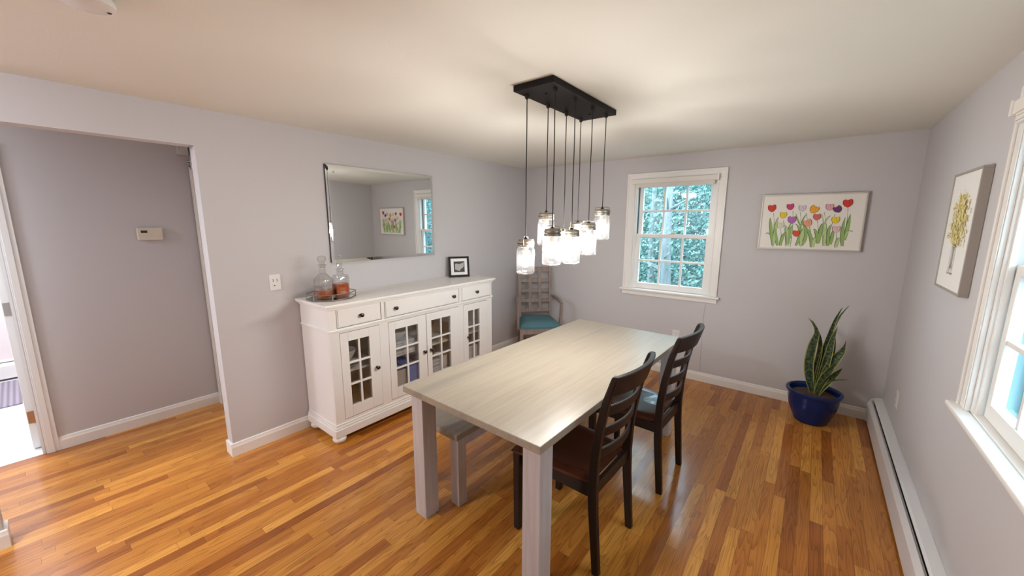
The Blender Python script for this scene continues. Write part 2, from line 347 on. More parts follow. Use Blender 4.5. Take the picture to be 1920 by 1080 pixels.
# baseboards: a stepped moulding profile (distance from wall, height)
BP = [(0, 0), (0.014, 0), (0.014, 0.066), (0.010, 0.078), (0.008, 0.090), (0, 0.094)]
bm2 = bmesh.new(); prism(bm2, BP, 'y', 0.721, D-0.014); box(bm2, -0.10, 0.0, 0.721, 0.735, 0, 0.090)
prism(bm2, BP, 'y', RY, -0.221); box(bm2, -0.10, 0.0, -0.235, -0.221, 0, 0.090)
struct('baseboard_left', bm2, MAT['trim'])
struct('baseboard_back', prism(bmesh.new(), [(D-x, z) for x, z in BP], 'x', 0.0, 3.515), MAT['trim'])
struct('baseboard_hall', prism(bmesh.new(), [(HX+x, z) for x, z in BP], 'y', -0.008, 0.952), MAT['trim'])

def casing_profile(w, t): return [(0, 0), (w, 0), (w, t*0.55), (w*0.82, t*0.8), (w*0.66, t), (w*0.30, t*0.86), (w*0.18, t*0.6), (0, t*0.6)]
# bathroom doorway casing and the open door leaf seen edge-on
cs = bmesh.new()
box(cs, HX, HX+0.016, -0.070, -0.008, 0, 2.092); box(cs, HX+0.016, HX+0.022, -0.062, -0.03, 0, 2.085)
box(cs, HX, HX+0.016, DY0-0.062, DY0, 0, 2.092); box(cs, HX, HX+0.016, DY0-0.062, -0.008, 2.03, 2.092)
struct('trim_bathroom_doorway', cs, MAT['trimwhite'], 0.002)
d1 = root_struct('door_1', (HX-0.125, -0.075, 0))
obj('door_leaf', B((HX-0.125-0.76, HX-0.128, -0.125, -0.088, 0.012, 2.02)), MAT['trimwhite'], d1, 0.002)
obj('jamb', B((HX-0.12, HX, DY1-0.012, DY1, 0.002, 2.03)), MAT['trimwhite'], d1)
for z, mm in ((1.025, 'steelhinge'), (0.245, 'brasshinge'), (1.80, 'steelhinge')):
    hb = B((HX-0.127, HX-0.1235, -0.121, -0.092, z-0.043, z+0.043)); tube(hb, [(HX-0.121, -0.090, z-0.045), (HX-0.121, -0.090, z+0.045)], 0.005)
    obj('hinge', hb, MAT[mm], d1)
obj('handle', lathe(bmesh.new(), [(0.0, 0), (0.012, 0), (0.012, 0.03), (0.026, 0.04), (0.026, 0.06), (0.0, 0.07)], 16, (HX-0.82, -0.125-0.07, 0.95)), MAT['steelhinge'], d1, smooth=True)
# door at the end of the hallway, only its casing shows past the opening
d2 = root_struct('door_2', (-0.6, 0.952, 0))
cs = bmesh.new()
for a, b in ((-1.060, -0.995), (-0.20, -0.135)): box(cs, a, b, 0.936, 0.952, 0, 2.095)
box(cs, -1.060, -0.135, 0.936, 0.952, 2.03, 2.095)
for k, z in enumerate((2.06, 2.073, 2.086)): box(cs, -1.056+0.002*k, -0.14, 0.931, 0.936, z-0.002, z+0.002)
for dx in (0.018, 0.04): box(cs, -1.060+dx, -1.060+dx+0.006, 0.932, 0.936, 0, 2.05)
obj('door_frame', cs, MAT['trim'], d2)
dl = B((-0.995, -0.20, 0.944, 0.950, 0.008, 2.03))
for z0, z1 in ((0.2, 0.85), (1.0, 1.85)):
    for x0, x1 in ((-0.90, -0.64), (-0.55, -0.29)): box(dl, x0, x1, 0.940, 0.944, z0, z1)
obj('door_leaf', dl, MAT['trim'], d2)

# ------------------------------------------------------------------ windows: double-hung, six over six
def window(name, to, w0, w1, z0, z1, stool_z):
    """to(u, d, z): along wall, depth into wall (positive outside), height"""
    rt = root_struct(name, to((w0+w1)/2, 0, z0))
    def tb(bm, u0, u1, d0, d1, za, zb):
        p, q = to(u0, d0, za), to(u1, d1, zb)
        box(bm, min(p[0], q[0]), max(p[0], q[0]), min(p[1], q[1]), max(p[1], q[1]), min(p[2], q[2]), max(p[2], q[2]))
    CW = 0.083
    c = bmesh.new()
    tb(c, w0-CW, w0, -0.016, 0, stool_z, z1); tb(c, w1, w1+CW, -0.016, 0, stool_z, z1); tb(c, w0-CW, w1+CW, -0.016, 0, z1, z1+CW)
    for a in (w0-CW, w1+CW-0.018): tb(c, a, a+0.018, -0.024, -0.016, stool_z, z1+CW-0.018)
    tb(c, w0-CW, w1+CW, -0.024, -0.016, z1+CW-0.018, z1+CW)
    for a in (w0-0.016, w1+0.004): tb(c, a, a+0.012, -0.020, -0.016, stool_z, z1+0.01)
    obj('window_casing', c, MAT['trim'], rt, 0.002)
    j = bmesh.new(); tb(j, w0, w0+0.014, 0, 0.069, stool_z, z1); tb(j, w1-0.014, w1, 0, 0.069, stool_z, z1); tb(j, w0+0.014, w1-0.014, 0, 0.13, z1-0.014, z1); tb(j, w0, w1, 0.085, 0.15, z0-0.01, stool_z-0.004)
    for a in (w0+0.014, w1-0.026): tb(j, a, a+0.012, 0.010, 0.026, stool_z, z1-0.014)
    obj('jamb', j, MAT['trim'], rt)
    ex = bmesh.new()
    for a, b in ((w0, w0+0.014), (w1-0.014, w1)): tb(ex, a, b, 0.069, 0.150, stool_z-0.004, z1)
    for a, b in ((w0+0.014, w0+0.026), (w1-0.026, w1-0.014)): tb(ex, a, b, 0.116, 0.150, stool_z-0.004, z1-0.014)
    obj('shaded_outer_jamb', ex, MAT['jambshade'], rt)  # outer half of the jamb, its bluish shade put into the colour
    s = bmesh.new(); tb(s, w0-CW-0.025, w1+CW+0.025, -0.050, 0, stool_z-0.022, stool_z); tb(s, w0+0.0005, w1-0.0005, 0, 0.085, stool_z-0.022, stool_z)
    obj('window_stool', s, MAT['trim'], rt, 0.006)
    ap = bmesh.new(); tb(ap, w0-CW-0.004, w1+CW+0.004, -0.016, 0, stool_z-0.070, stool_z-0.022); tb(ap, w0-CW-0.005, w1+CW+0.005, -0.024, -0.016, stool_z-0.036, stool_z-0.022)
    obj('apron', ap, MAT['trim'], rt, 0.002)
    zm = z0+0.59
    a0, a1 = w0+0.026, w1-0.026
    for nm, d0, za, zb, br, trr in (('lower_sash', 0.030, stool_z+0.001, zm+0.022, 0.062, 0.038), ('upper_sash', 0.072, zm-0.020, z1-0.014, 0.036, 0.045)):
        sh = bmesh.new(); st = 0.040
        tb(sh, a0, a0+st, d0, d0+0.038, za, zb); tb(sh, a1-st, a1, d0, d0+0.038, za, zb)
        tb(sh, a0+st, a1-st, d0, d0+0.038, za, za+br); tb(sh, a0+st, a1-st, d0, d0+0.038, zb-trr, zb)
        so = obj(nm, sh, MAT['trim'], rt, 0.003)
        mu = bmesh.new(); p0, p1, q0, q1 = a0+st, a1-st, za+br, zb-trr
        for k in (1, 2):
            u = p0+(p1-p0)*k/3; tb(mu, u-0.010, u+0.010, d0+0.006, d0+0.032, q0, q1)
        tb(mu, p0, p1, d0+0.005, d0+0.033, (q0+q1)/2-0.010, (q0+q1)/2+0.010)
        obj('muntin_grid', mu, MAT['trim'], so, 0.003)
        g = bmesh.new(); tb(g, p0-0.004, p1+0.004, d0+0.027, d0+0.030, q0-0.004, q1+0.004); obj('pane', g, MAT['glass'], so)
        if nm == 'lower_sash':
            lk = bmesh.new(); um = (a0+a1)/2; tb(lk, um-0.03, um+0.03, d0+0.004, d0+0.03, zb, zb+0.008); tb(lk, um-0.012, um+0.035, d0+0.008, d0+0.02, zb+0.008, zb+0.018)
            obj('sash_lock', lk, MAT['brasshinge'], so, 0.002)
    return tb
tb1 = window('window_1', lambda u, d, z: (u, D+d, z), *WO1, 0.896)
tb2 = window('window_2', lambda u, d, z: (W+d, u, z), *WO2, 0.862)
def blind(tb, w0, w1, z1, label, loc):
    t = thing('window_blind', label, 'blind', loc)
    h = bmesh.new(); tb(h, w0-0.02, w1+0.016, -0.052, -0.024, z1-0.028, z1+0.020); obj('headrail', h, MAT['blind'], t, 0.003)
    s = bmesh.new()
    for k in range(4): tb(s, w0+0.018, w1-0.018, -0.048+0.002*(k % 2), -0.028, z1-0.028-0.009*(k+1), z1-0.028-0.009*k-0.001)
    obj('folded_shade', s, MAT['blind'], t)
    e = bmesh.new(); tb(e, w1+0.002, w1+0.018, -0.058, -0.024, z1-0.032, z1+0.024); obj('end_bracket', e, MAT['trim'], t, 0.002)
    return t
blind(tb1, WO1[0], WO1[1], WO1[3], 'white folded-up blind across the top of the window on the back wall', (1.85, D-0.03, 2.05))
blind(tb2, WO2[0], WO2[1], WO2[3], 'white folded-up blind across the top of the window on the right wall', (W-0.03, 1.9, 2.04))

# ------------------------------------------------------------------ baseboard heaters
def heater(name, label, wx, sgn, y0, y1, loc):
    """runs along y on a wall at wx; sgn = -1 stands out toward -x"""
    t = thing(name, label, 'heater', loc)
    X = lambda d: wx+sgn*d
    obj('back_panel', B((min(X(0), X(0.004)), max(X(0), X(0.004)), y0, y1, 0.012, 0.205)), MAT['heater'], t)
    prof = [(X(0.004), 0.207), (X(0.046), 0.203), (X(0.054), 0.194), (X(0.054), 0.190), (X(0.044), 0.196), (X(0.004), 0.201)]
    obj('top_hood', prism(bmesh.new(), prof, 'y', y0, y1), MAT['heater'], t)
    prof = [(X(0.080), 0.022), (X(0.084), 0.022), (X(0.084), 0.150), (X(0.068), 0.186), (X(0.064), 0.184), (X(0.080), 0.150)]
    obj('front_cover', prism(bmesh.new(), prof, 'y', y0, y1), MAT['heater'], t)
    prof = [(X(0.057), 0.180), (X(0.061), 0.182), (X(0.063), 0.176), (X(0.059), 0.174)]
    obj('damper', prism(bmesh.new(), prof, 'y', y0+0.02, y1-0.02), MAT['heater'], t)
    obj('fin_element', B((min(X(0.012), X(0.055)), max(X(0.012), X(0.055)), y0+0.01, y1-0.01, 0.05, 0.165)), MAT['grill'], t)
    ep = [(X(0), 0.0), (X(0.088), 0.0), (X(0.088), 0.155), (X(0.070), 0.195), (X(0.050), 0.210), (X(0), 0.213)]
    for a, b in ((y0-0.008, y0+0.014), (y1-0.014, y1+0.004)): obj('end_cap', prism(bmesh.new(), ep, 'y', a, b), MAT['heater'], t, 0.002)
    return t
heater('baseboard_heater', 'long white baseboard heater along the foot of the right wall', W, -1, -1.2, D-0.018, (W-0.04, 1.5, 0))
heater('baseboard_heater', 'white baseboard heater seen through the bathroom doorway', -3.40, 1, -1.5, 0.4, (-3.36, -0.5, 0.002))
bm = B((-3.24, -2.38, -1.05, -0.165, 0.002, 0.014))
o = tag(obj('bath_mat', bm, MAT['bathmat'], None, 0.005), 'lilac-grey striped mat on the white bathroom floor', 'mat')

# ------------------------------------------------------------------ dining table
TC = Vector((1.862, 2.068, 0)); TR = -0.022
t = thing('dining_table', 'long whitewashed wooden dining table with four thick square legs', 'table', TC, TR)
hw, hl = 0.443, 0.928
obj('tabletop', B((-hw, hw, -hl, hl, 0.727, 0.762)), MAT['table'], t, 0.003, world=False)
for sx in (-1, 1):
    for sy in (-1, 1):
        cx, cy = sx*(hw-0.022-0.045), sy*(hl-0.035-0.045)
        obj('leg', B((cx-0.045, cx+0.045, cy-0.045, cy+0.045, 0, 0.727)), MAT['tleg'], t, 0.003, world=False)

# bench on the far side of the table
t = thing('bench', 'whitewashed wooden bench tucked under the far side of the table', 'bench', (1.43, 2.05, 0), -0.02)
obj('seat', B((-0.175, 0.175, -0.70, 0.70, 0.415, 0.452)), MAT['table'], t, 0.003, world=False)
for sx in (-1, 1):
    for sy in (-1, 1):
        cx, cy = sx*0.137, sy*0.655
        obj('leg', B((cx-0.032, cx+0.032, cy-0.032, cy+0.032, 0, 0.415)), MAT['tleg'], t, 0.003, world=False)
    obj('rail', B((sx*0.137-0.011, sx*0.137+0.011, -0.62, 0.62, 0.345, 0.415)), MAT['tleg'], t, 0.002, world=False)

# ------------------------------------------------------------------ ladder-back dining chairs (facing -x)
POST = [(0.242, 0), (0.228, 0.16), (0.214, 0.32), (0.208, 0.45), (0.214, 0.58), (0.231, 0.72), (0.259, 0.86), (0.292, 0.965), (0.300, 0.988)]
def post_x(z):
    for (a, b), (c, d_) in zip(POST, POST[1:]):
        if b <= z <= d_: return a+(c-a)*(z-b)/(d_-b)
    return POST[-1][0]
def make_chair(label):
    t = thing('dining_chair', label, 'chair', (2.155, 1.648, 0), -0.03, 'espresso dining chairs at the table')
    w = dict(world=False)
    for s in (-1, 1):
        path = [(x, s*(0.186+0.012*max(0, (z-0.45)/0.54)), z) for x, z in POST]
        obj('rear_leg', sweep(bmesh.new(), path, [0.034, 0.037, 0.041, 0.044, 0.040, 0.036, 0.033, 0.030, 0.028], [0.030]*9), MAT['espresso'], t, 0.004, **w)
        obj('front_leg', sweep(bmesh.new(), [(-0.212, s*0.200, 0), (-0.212, s*0.200, 0.445)], [0.034, 0.042], [0.034, 0.042]), MAT['espresso'], t, 0.004, **w)
        obj('side_rail', B((-0.195, 0.20, s*0.190-0.010, s*0.190+0.010, 0.385, 0.445)), MAT['espresso'], t, 0.002, **w)
    obj('front_rail', B((-0.222, -0.202, -0.185, 0.185, 0.385, 0.445)), MAT['espresso'], t, 0.002, **w)
    obj('rear_rail', B((0.198, 0.218, -0.175, 0.175, 0.385, 0.445)), MAT['espresso'], t, 0.002, **w)
    # saddle seat
    sb = bmesh.new(); nx, ny = 14, 14; top = []; bot = []
    for i in range(nx+1):
        u = i/nx; x = -0.242+0.435*u; hwid = 0.226-0.030*u
        rt = []; rb = []
        for j in range(ny+1):
            v = j/ny*2-1
            dip = 0.012*max(0, (1-abs(v)**2.5))*sin(pi*min(1, max(0, u*1.05)))
            rnd_ = 0.010*max(0, abs(v)-0.85)/0.15+0.012*max(0, 0.12-u)/0.12
            rt.append(sb.verts.new((x, v*hwid, 0.472-dip-rnd_))); rb.append(sb.verts.new((x, v*hwid*0.985, 0.445)))
        top.append(rt); bot.append(rb)
    for i in range(nx):
        for j in range(ny):
            sb.faces.new((top[i][j], top[i+1][j], top[i+1][j+1], top[i][j+1])); sb.faces.new((bot[i][j+1], bot[i+1][j+1], bot[i+1][j], bot[i][j]))
        sb.faces.new((top[i][0], bot[i][0], bot[i+1][0], top[i+1][0])); sb.faces.new((top[i+1][ny], bot[i+1][ny], bot[i][ny], top[i][ny]))
    for j in range(ny):
        sb.faces.new((top[0][j+1], bot[0][j+1], bot[0][j], top[0][j])); sb.faces.new((top[nx][j], bot[nx][j], bot[nx][j+1], top[nx][j+1]))
    obj('seat', sb, MAT['espressoseat'], t, smooth=True, **w)
    # crest rail and curved slats
    for nm, z0, z1, hwid, th, bow in (('crest_rail', 0.895, 0.990, 0.213, 0.024, 0.046), ('slat', 0.788, 0.838, 0.180, 0.014, 0.040), ('slat', 0.680, 0.730, 0.178, 0.014, 0.037), ('slat', 0.572, 0.622, 0.175, 0.014, 0.034)):
        sl = bmesh.new(); n = 16; rows = []
        for k in range(n+1):
            v = k/n*2-1; y = v*hwid; b_ = bow*(1-v*v)
            arch = 0.006*(1-v*v) if nm == 'crest_rail' else 0
            x0, x1 = post_x(z0)+b_, post_x(z1)+b_
            rows.append([sl.verts.new((x0-th/2, y, z0)), sl.verts.new((x0+th/2, y, z0)), sl.verts.new((x1+th/2, y, z1+arch)), sl.verts.new((x1-th/2, y, z1+arch))])
        for a, b in zip(rows, rows[1:]):
            for q in range(4): sl.faces.new((a[q], a[(q+1) % 4], b[(q+1) % 4], b[q]))
        sl.faces.new(rows[0][::-1]); sl.faces.new(rows[-1])
        obj(nm, sl, MAT['espresso'], t, 0.004, smooth=True, **w)
    return t
ch = make_chair('dark espresso ladder-back dining chair nearest the viewer, at the near end of the table')
ch['group'] = 'espresso dining chairs at the table'
dup(ch, (2.212, 2.385, 0), -0.035, 'dark espresso ladder-back dining chair nearer the back wall and the plant')

# ------------------------------------------------------------------ armchair in the far left corner (local: faces -y)
t = thing('armchair', 'weathered grey-brown lattice-back armchair with a teal seat in the corner', 'chair', (0.475, 3.775, 0), radians(45))
w = dict(world=False); AM = MAT['greywood']
for s in (-1, 1):
    obj('front_leg', B((s*0.235-0.02, s*0.235+0.02, -0.255, -0.215, 0, 0.40)), AM, t, 0.003, **w)
    obj('rear_post', sweep(bmesh.new(), [(s*0.195, 0.26, 0), (s*0.195, 0.215, 0.25), (s*0.195, 0.205, 0.45), (s*0.195, 0.225, 0.75), (s*0.195, 0.262, 1.065)], 0.036, 0.034), AM, t, 0.003, **w)
    arm = bmesh.new(); tube(arm, [(s*0.212, 0.215, 0.705), (s*0.240, 0.12, 0.700), (s*0.258, 0.0, 0.685), (s*0.262, -0.115, 0.665)], 0.019, 8)
    obj('armrest', arm, AM, t, smooth=True, **w)
    obj('arm_post', sweep(bmesh.new(), [(s*0.254, -0.10, 0.36), (s*0.260, -0.105, 0.55), (s*0.262, -0.110, 0.672)], 0.030, 0.036), AM, t, 0.003, **w)
    obj('side_rail', B((s*0.215-0.012, s*0.215+0.034*(s > 0), -0.22, 0.20, 0.335, 0.40)) if s > 0 else B((-0.249, -0.203, -0.22, 0.20, 0.335, 0.40)), AM, t, 0.002, **w)
obj('front_rail', B((-0.22, 0.22, -0.250, -0.226, 0.335, 0.40)), AM, t, 0.002, **w)
cu = bmesh.new(); n = 10; top = []
for i in range(n+1):
    row = []
    for j in range(n+1):
        u, v = i/n*2-1, j/n*2-1
        yy = v*0.235-0.022; hwid = 0.245-0.035*(v+1)/2
        row.append(cu.verts.new((u*hwid, yy, 0.425+0.050*((1-u**6)*(1-v**6))**0.6)))
    top.append(row)
for i in range(n):
    for j in range(n): cu.faces.new((top[i][j], top[i+1][j], top[i+1][j+1], top[i][j+1]))
edge = [top[i][0] for i in range(n+1)]+[top[n][j] for j in range(1, n+1)]+[top[i][n] for i in range(n-1, -1, -1)]+[top[0][j] for j in range(n-1, 0, -1)]
low = [cu.verts.new((v.co.x, v.co.y, 0.40)) for v in edge]
for k in range(len(edge)): q = (k+1) % len(edge); cu.faces.new((edge[k], low[k], low[q], edge[q]))
cu.faces.new(low[::-1])
obj('seat_cushion', cu, MAT['teal'], t, smooth=True, **w)
def back_y(z): return 0.205+(z-0.45)*0.0926
def slat_h(z0, z1): return sweep(bmesh.new(), [(0, back_y(z0), z0), (0, back_y(z1), z1)], 0.36, 0.018)
obj('crest_rail', slat_h(1.000, 1.060), AM, t, 0.003, **w)
for z0, z1 in ((0.870, 0.912), (0.745, 0.787), (0.620, 0.662), (0.500, 0.540)): obj('back_rail', slat_h(z0, z1), AM, t, 0.002, **w)
for x in (-0.062, 0.062):
    obj('back_slat', sweep(bmesh.new(), [(x, back_y(0.51)-0.004, 0.51), (x, back_y(1.02)-0.004, 1.02)], 0.040, 0.014), AM, t, 0.002, **w)

# ------------------------------------------------------------------ sideboard
SY0, SY1 = 1.252, 2.968
t = thing('sideboard', 'long white sideboard with glazed doors and three top drawers', 'sideboard', (0.23, 2.11, 0)); sb = t
SW = MAT['sidew']; XF = 0.435
# carcass: sides, back, bottom, top deck, face frame
c = B((0.014, XF-0.022, SY0, SY0+0.018, 0.10, 1.005), (0.014, XF-0.022, SY1-0.018, SY1, 0.10, 1.005), (0.006, 0.014, SY0, SY1, 0.10, 1.005),
      (0.014, XF-0.022, SY0+0.018, SY1-0.018, 0.11, 0.165), (0.014, XF-0.022, SY0+0.018, SY1-0.018, 0.83, 0.86))
# face frame posts and rails
FP = [(SY0, 1.322), (1.642, 1.722), (2.486, 2.552), (2.895, SY1)]
for a, b in FP: box(c, XF-0.022, XF, a, b, 0.11, 0.850)
for a, b in ((SY0, 1.308), (1.667, 1.695), (2.504, 2.531), (2.952, SY1)): box(c, XF-0.022, XF, a, b, 0.850, 1.010)
for z0, z1 in ((0.110, 0.168), (0.826, 0.862), (1.004, 1.012)): box(c, XF-0.021, XF-0.001, SY0+0.002, SY1-0.002, z0, z1)
obj('carcass', c, SW, t, 0.0015)
inn = B((0.0145, 0.018, SY0+0.02, SY1-0.02, 0.166, 0.829), (0.014, XF-0.03, SY0+0.018, SY0+0.022, 0.166, 0.829), (0.014, XF-0.03, SY1-0.022, SY1-0.018, 0.166, 0.829),
        (0.018, XF-0.03, 1.672, 1.690, 0.166, 0.829), (0.018, XF-0.03, 2.510, 2.528, 0.166, 0.829), (0.018, XF-0.024, SY0+0.02, SY1-0.02, 0.1655, 0.170))
obj('interior_panel', inn, MAT['sidein'], t)
for a, b in ((SY0+0.022, 1.672), (1.690, 2.510), (2.528, SY1-0.022)): obj('shelf', B((0.018, XF-0.055, a, b, 0.498, 0.514)), MAT['shelf'], t, 0.001)
# top with moulded edge and cornice
def rim(bm, d, z0, z1): box(bm, 0.004, XF+d, SY0-d, SY1+d, z0, z1)
c = bmesh.new(); rim(c, 0.030, 1.026, 1.0445); rim(c, 0.024, 1.018, 1.026); obj('top', c, SW, t, 0.005, seg=3)
c = bmesh.new(); rim(c, 0.010, 1.005, 1.018); rim(c, 0.004, 0.998, 1.005); obj('cornice', c, SW, t, 0.003)
c = B((0.012, XF+0.012, SY0-0.012, SY1+0.012, 0.846, 0.858), (0.012, XF+0.006, SY0-0.006, SY1+0.006, 0.838, 0.846)); obj('waist_moulding', c, SW, t, 0.004)
# plinth
c = B((0.012, XF+0.018, SY0-0.018, SY1+0.018, 0.055, 0.115), (0.012, XF+0.012, SY0-0.012, SY1+0.012, 0.115, 0.132), (0.012, XF+0.006, SY0-0.006, SY1+0.006, 0.132, 0.150))
obj('plinth', c, SW, t, 0.004)
foot = [(0.0, 0), (0.020, 0), (0.028, 0.005), (0.030, 0.010), (0.043, 0.018), (0.049, 0.032), (0.046, 0.044), (0.036, 0.050), (0.036, 0.056)]
for fx in (0.075, XF-0.022):
    for fy in (SY0+0.026, SY1-0.026): obj('bun_foot', lathe(bmesh.new(), foot, 24, (fx, fy, 0)), SW, t, smooth=True)
def knob(parent, y, z):
    b = bmesh.new(); lathe(b, [(0.010, 0), (0.010, 0.003), (0.0055, 0.005), (0.0055, 0.014), (0.012, 0.017), (0.0155, 0.022), (0.0150, 0.027), (0.010, 0.031), (0.0, 0.032)], 20)
    for v in b.verts: v.co = Vector((XF+0.004+v.co.z, y+v.co.x, z+v.co.y))
    obj('knob', b, MAT['knob'], parent, smooth=True)
# drawers
for a, b, ks in ((1.310, 1.665, (1.492,)), (1.697, 2.502, (1.792, 2.421)), (2.533, 2.950, (2.732,))):
    d = B((XF-0.30, XF-0.002, a+0.003, b-0.003, 0.867, 1.000), (XF-0.002, XF+0.004, a+0.010, b-0.010, 0.874, 0.993))
    dr = obj('drawer', d, SW, t, 0.002)
    for ky in ks: knob(dr, ky, 0.934)
# glazed doors
for a, b, p0, p1, ky in ((1.324, 1.640, 1.384, 1.552, 1.600), (1.724, 2.098, 1.782, 2.011, 2.065), (2.104, 2.484, 2.156, 2.385, 2.138), (2.554, 2.893, 2.618, 2.782, 2.606)):
    z0, z1, q0, q1 = 0.174, 0.822, 0.258, 0.756; x0, x1 = XF-0.018, XF+0.003
    d = B((x0, x1, a, p0, z0, z1), (x0, x1, p1, b, z0, z1), (x0, x1, p0, p1, z0, q0), (x0, x1, p0, p1, q1, z1))
    dr = obj('door', d, SW, t, 0.002)
    mu = B((x0+0.006, x1-0.001, (p0+p1)/2-0.0075, (p0+p1)/2+0.0075, q0, q1))
    for k in (1, 2): zz = q0+(q1-q0)*k/3; box(mu, x0+0.006, x1-0.002, p0, p1, zz-0.0075, zz+0.0075)
    obj('muntin_grid', mu, SW, dr, 0.002)
    obj('pane', B((x0+0.003, x0+0.006, p0-0.002, p1+0.002, q0-0.002, q1+0.002)), MAT['cabglass'], dr)
    knob(dr, ky, 0.495)

# things kept behind the glass
ZS, ZB = 0.514, 0.170
def plate(name, x, y, z, r, label, group, mat='porcelain'):
    return tag(obj(name, lathe(bmesh.new(), [(0.0, 0), (r*0.55, 0), (r*0.62, 0.002), (r*0.98, 0.012), (r, 0.014), (r*0.97, 0.015), (r*0.6, 0.006), (0.0, 0.005)], 28, (x, y, z)), MAT[mat], smooth=True), label, 'plate', group)
def bowl(name, x, y, z, r, h, label, group=None):
    return tag(obj(name, lathe(bmesh.new(), [(0.0, 0), (r*0.45, 0), (r*0.48, 0.005), (r*0.78, h*0.4), (r*0.95, h*0.8), (r, h), (r*0.96, h), (r*0.74, h*0.42), (r*0.4, 0.012), (0.0, 0.010)], 28, (x, y, z)), MAT['porcelain'], smooth=True), label, 'bowl', group)
for k in range(5): plate('dinner_plate', 0.235, 1.470, ZS+0.009*k, 0.135, 'white plate in the stack on the shelf behind the sideboard\'s left door', 'plates behind the left door')
bowl('serving_bowl', 0.285, 1.425, ZS+0.052, 0.085, 0.085, 'white bowl on the plate stack behind the sideboard\'s left glass door')
for k in range(5):
    tag(obj('folded_linen', B((0.08, 0.375-0.004*(k % 2), 1.735+0.006*(k % 3), 2.045-0.005*(k % 2), ZS+0.021*k, ZS+0.021*k+0.0205)), MAT['linen' if k > 2 else 'linenw'], None, 0.008, seg=3),
        'folded pale linen in the stack behind the sideboard\'s second glass door', 'linens', 'folded linens behind the second door')
bowl('serving_bowl', 0.26, 1.90, ZS+0.106, 0.105, 0.075, 'wide grey-white bowl on the linens behind the second glass door')
tag(obj('storage_bin', B((0.10, 0.40, 1.745, 1.905, ZB, ZB+0.21)), MAT['greybox'], None, 0.012), 'grey fabric bin on the sideboard floor behind the second door, beside the blue box', 'bin')
tag(obj('storage_box', B((0.12, 0.40, 1.915, 2.050, ZB, ZB+0.225)), MAT['bluebox'], None, 0.004), 'blue box on the sideboard floor behind the second glass door', 'box')
def goblet(x, y, z, label):
    t_ = lathe(bmesh.new(), [(0.0, 0), (0.030, 0), (0.030, 0.003), (0.005, 0.008), (0.004, 0.085), (0.012, 0.095), (0.030, 0.125), (0.034, 0.165), (0.030, 0.205), (0.028, 0.205), (0.032, 0.165), (0.028, 0.127), (0.0, 0.098)], 20, (x, y, z))
    return tag(obj('wine_glass', t_, MAT['tumbler'], smooth=True), label, 'glass', 'wine glasses behind the third door')
for k, (x, y) in enumerate(((0.11, 2.16), (0.11, 2.24), (0.12, 2.32), (0.11, 2.40), (0.18, 2.20), (0.18, 2.28), (0.18, 2.36))):
    goblet(x, y, ZS, 'clear stemmed glass standing on the shelf behind the third glass door')
for k in range(4): plate('side_plate', 0.295, 2.29, ZS+0.010*k, 0.085, 'pale plate in the stack in front of the stemmed glasses, third door', 'plates behind the third door')
for k in range(6):
    tag(obj('folded_towel', B((0.11, 0.40-0.005*(k % 2), 2.15, 2.285-0.004*(k % 2), ZB+0.032*k, ZB+0.032*k+0.031)), MAT['linen'], None, 0.011, seg=3),
        'folded blue-grey towel in the stack at the bottom of the third door', 'towels', 'folded towels behind the third door')
lathe_basket = lathe(bmesh.new(), [(0.0, 0), (0.050, 0), (0.062, 0.10), (0.064, 0.20), (0.060, 0.20), (0.057, 0.10), (0.0, 0.01)], 24, (0.32, 2.352, ZB))
tag(obj('pitcher', lathe_basket, MAT['linenw'], smooth=True), 'off-white round crock beside the towels at the bottom of the third door', 'crock')
for k in range(4): plate('salad_plate', 0.24, 2.71, ZS+0.010*k, 0.095, 'pale plate in the stack on the shelf behind the right-hand glass door', 'plates behind the right door')
tag(obj('storage_bin', B((0.14, 0.39, 2.60, 2.80, ZB, ZB+0.20)), MAT['linenw'], None, 0.012), 'off-white bin on the sideboard floor behind the right-hand glass door', 'bin')

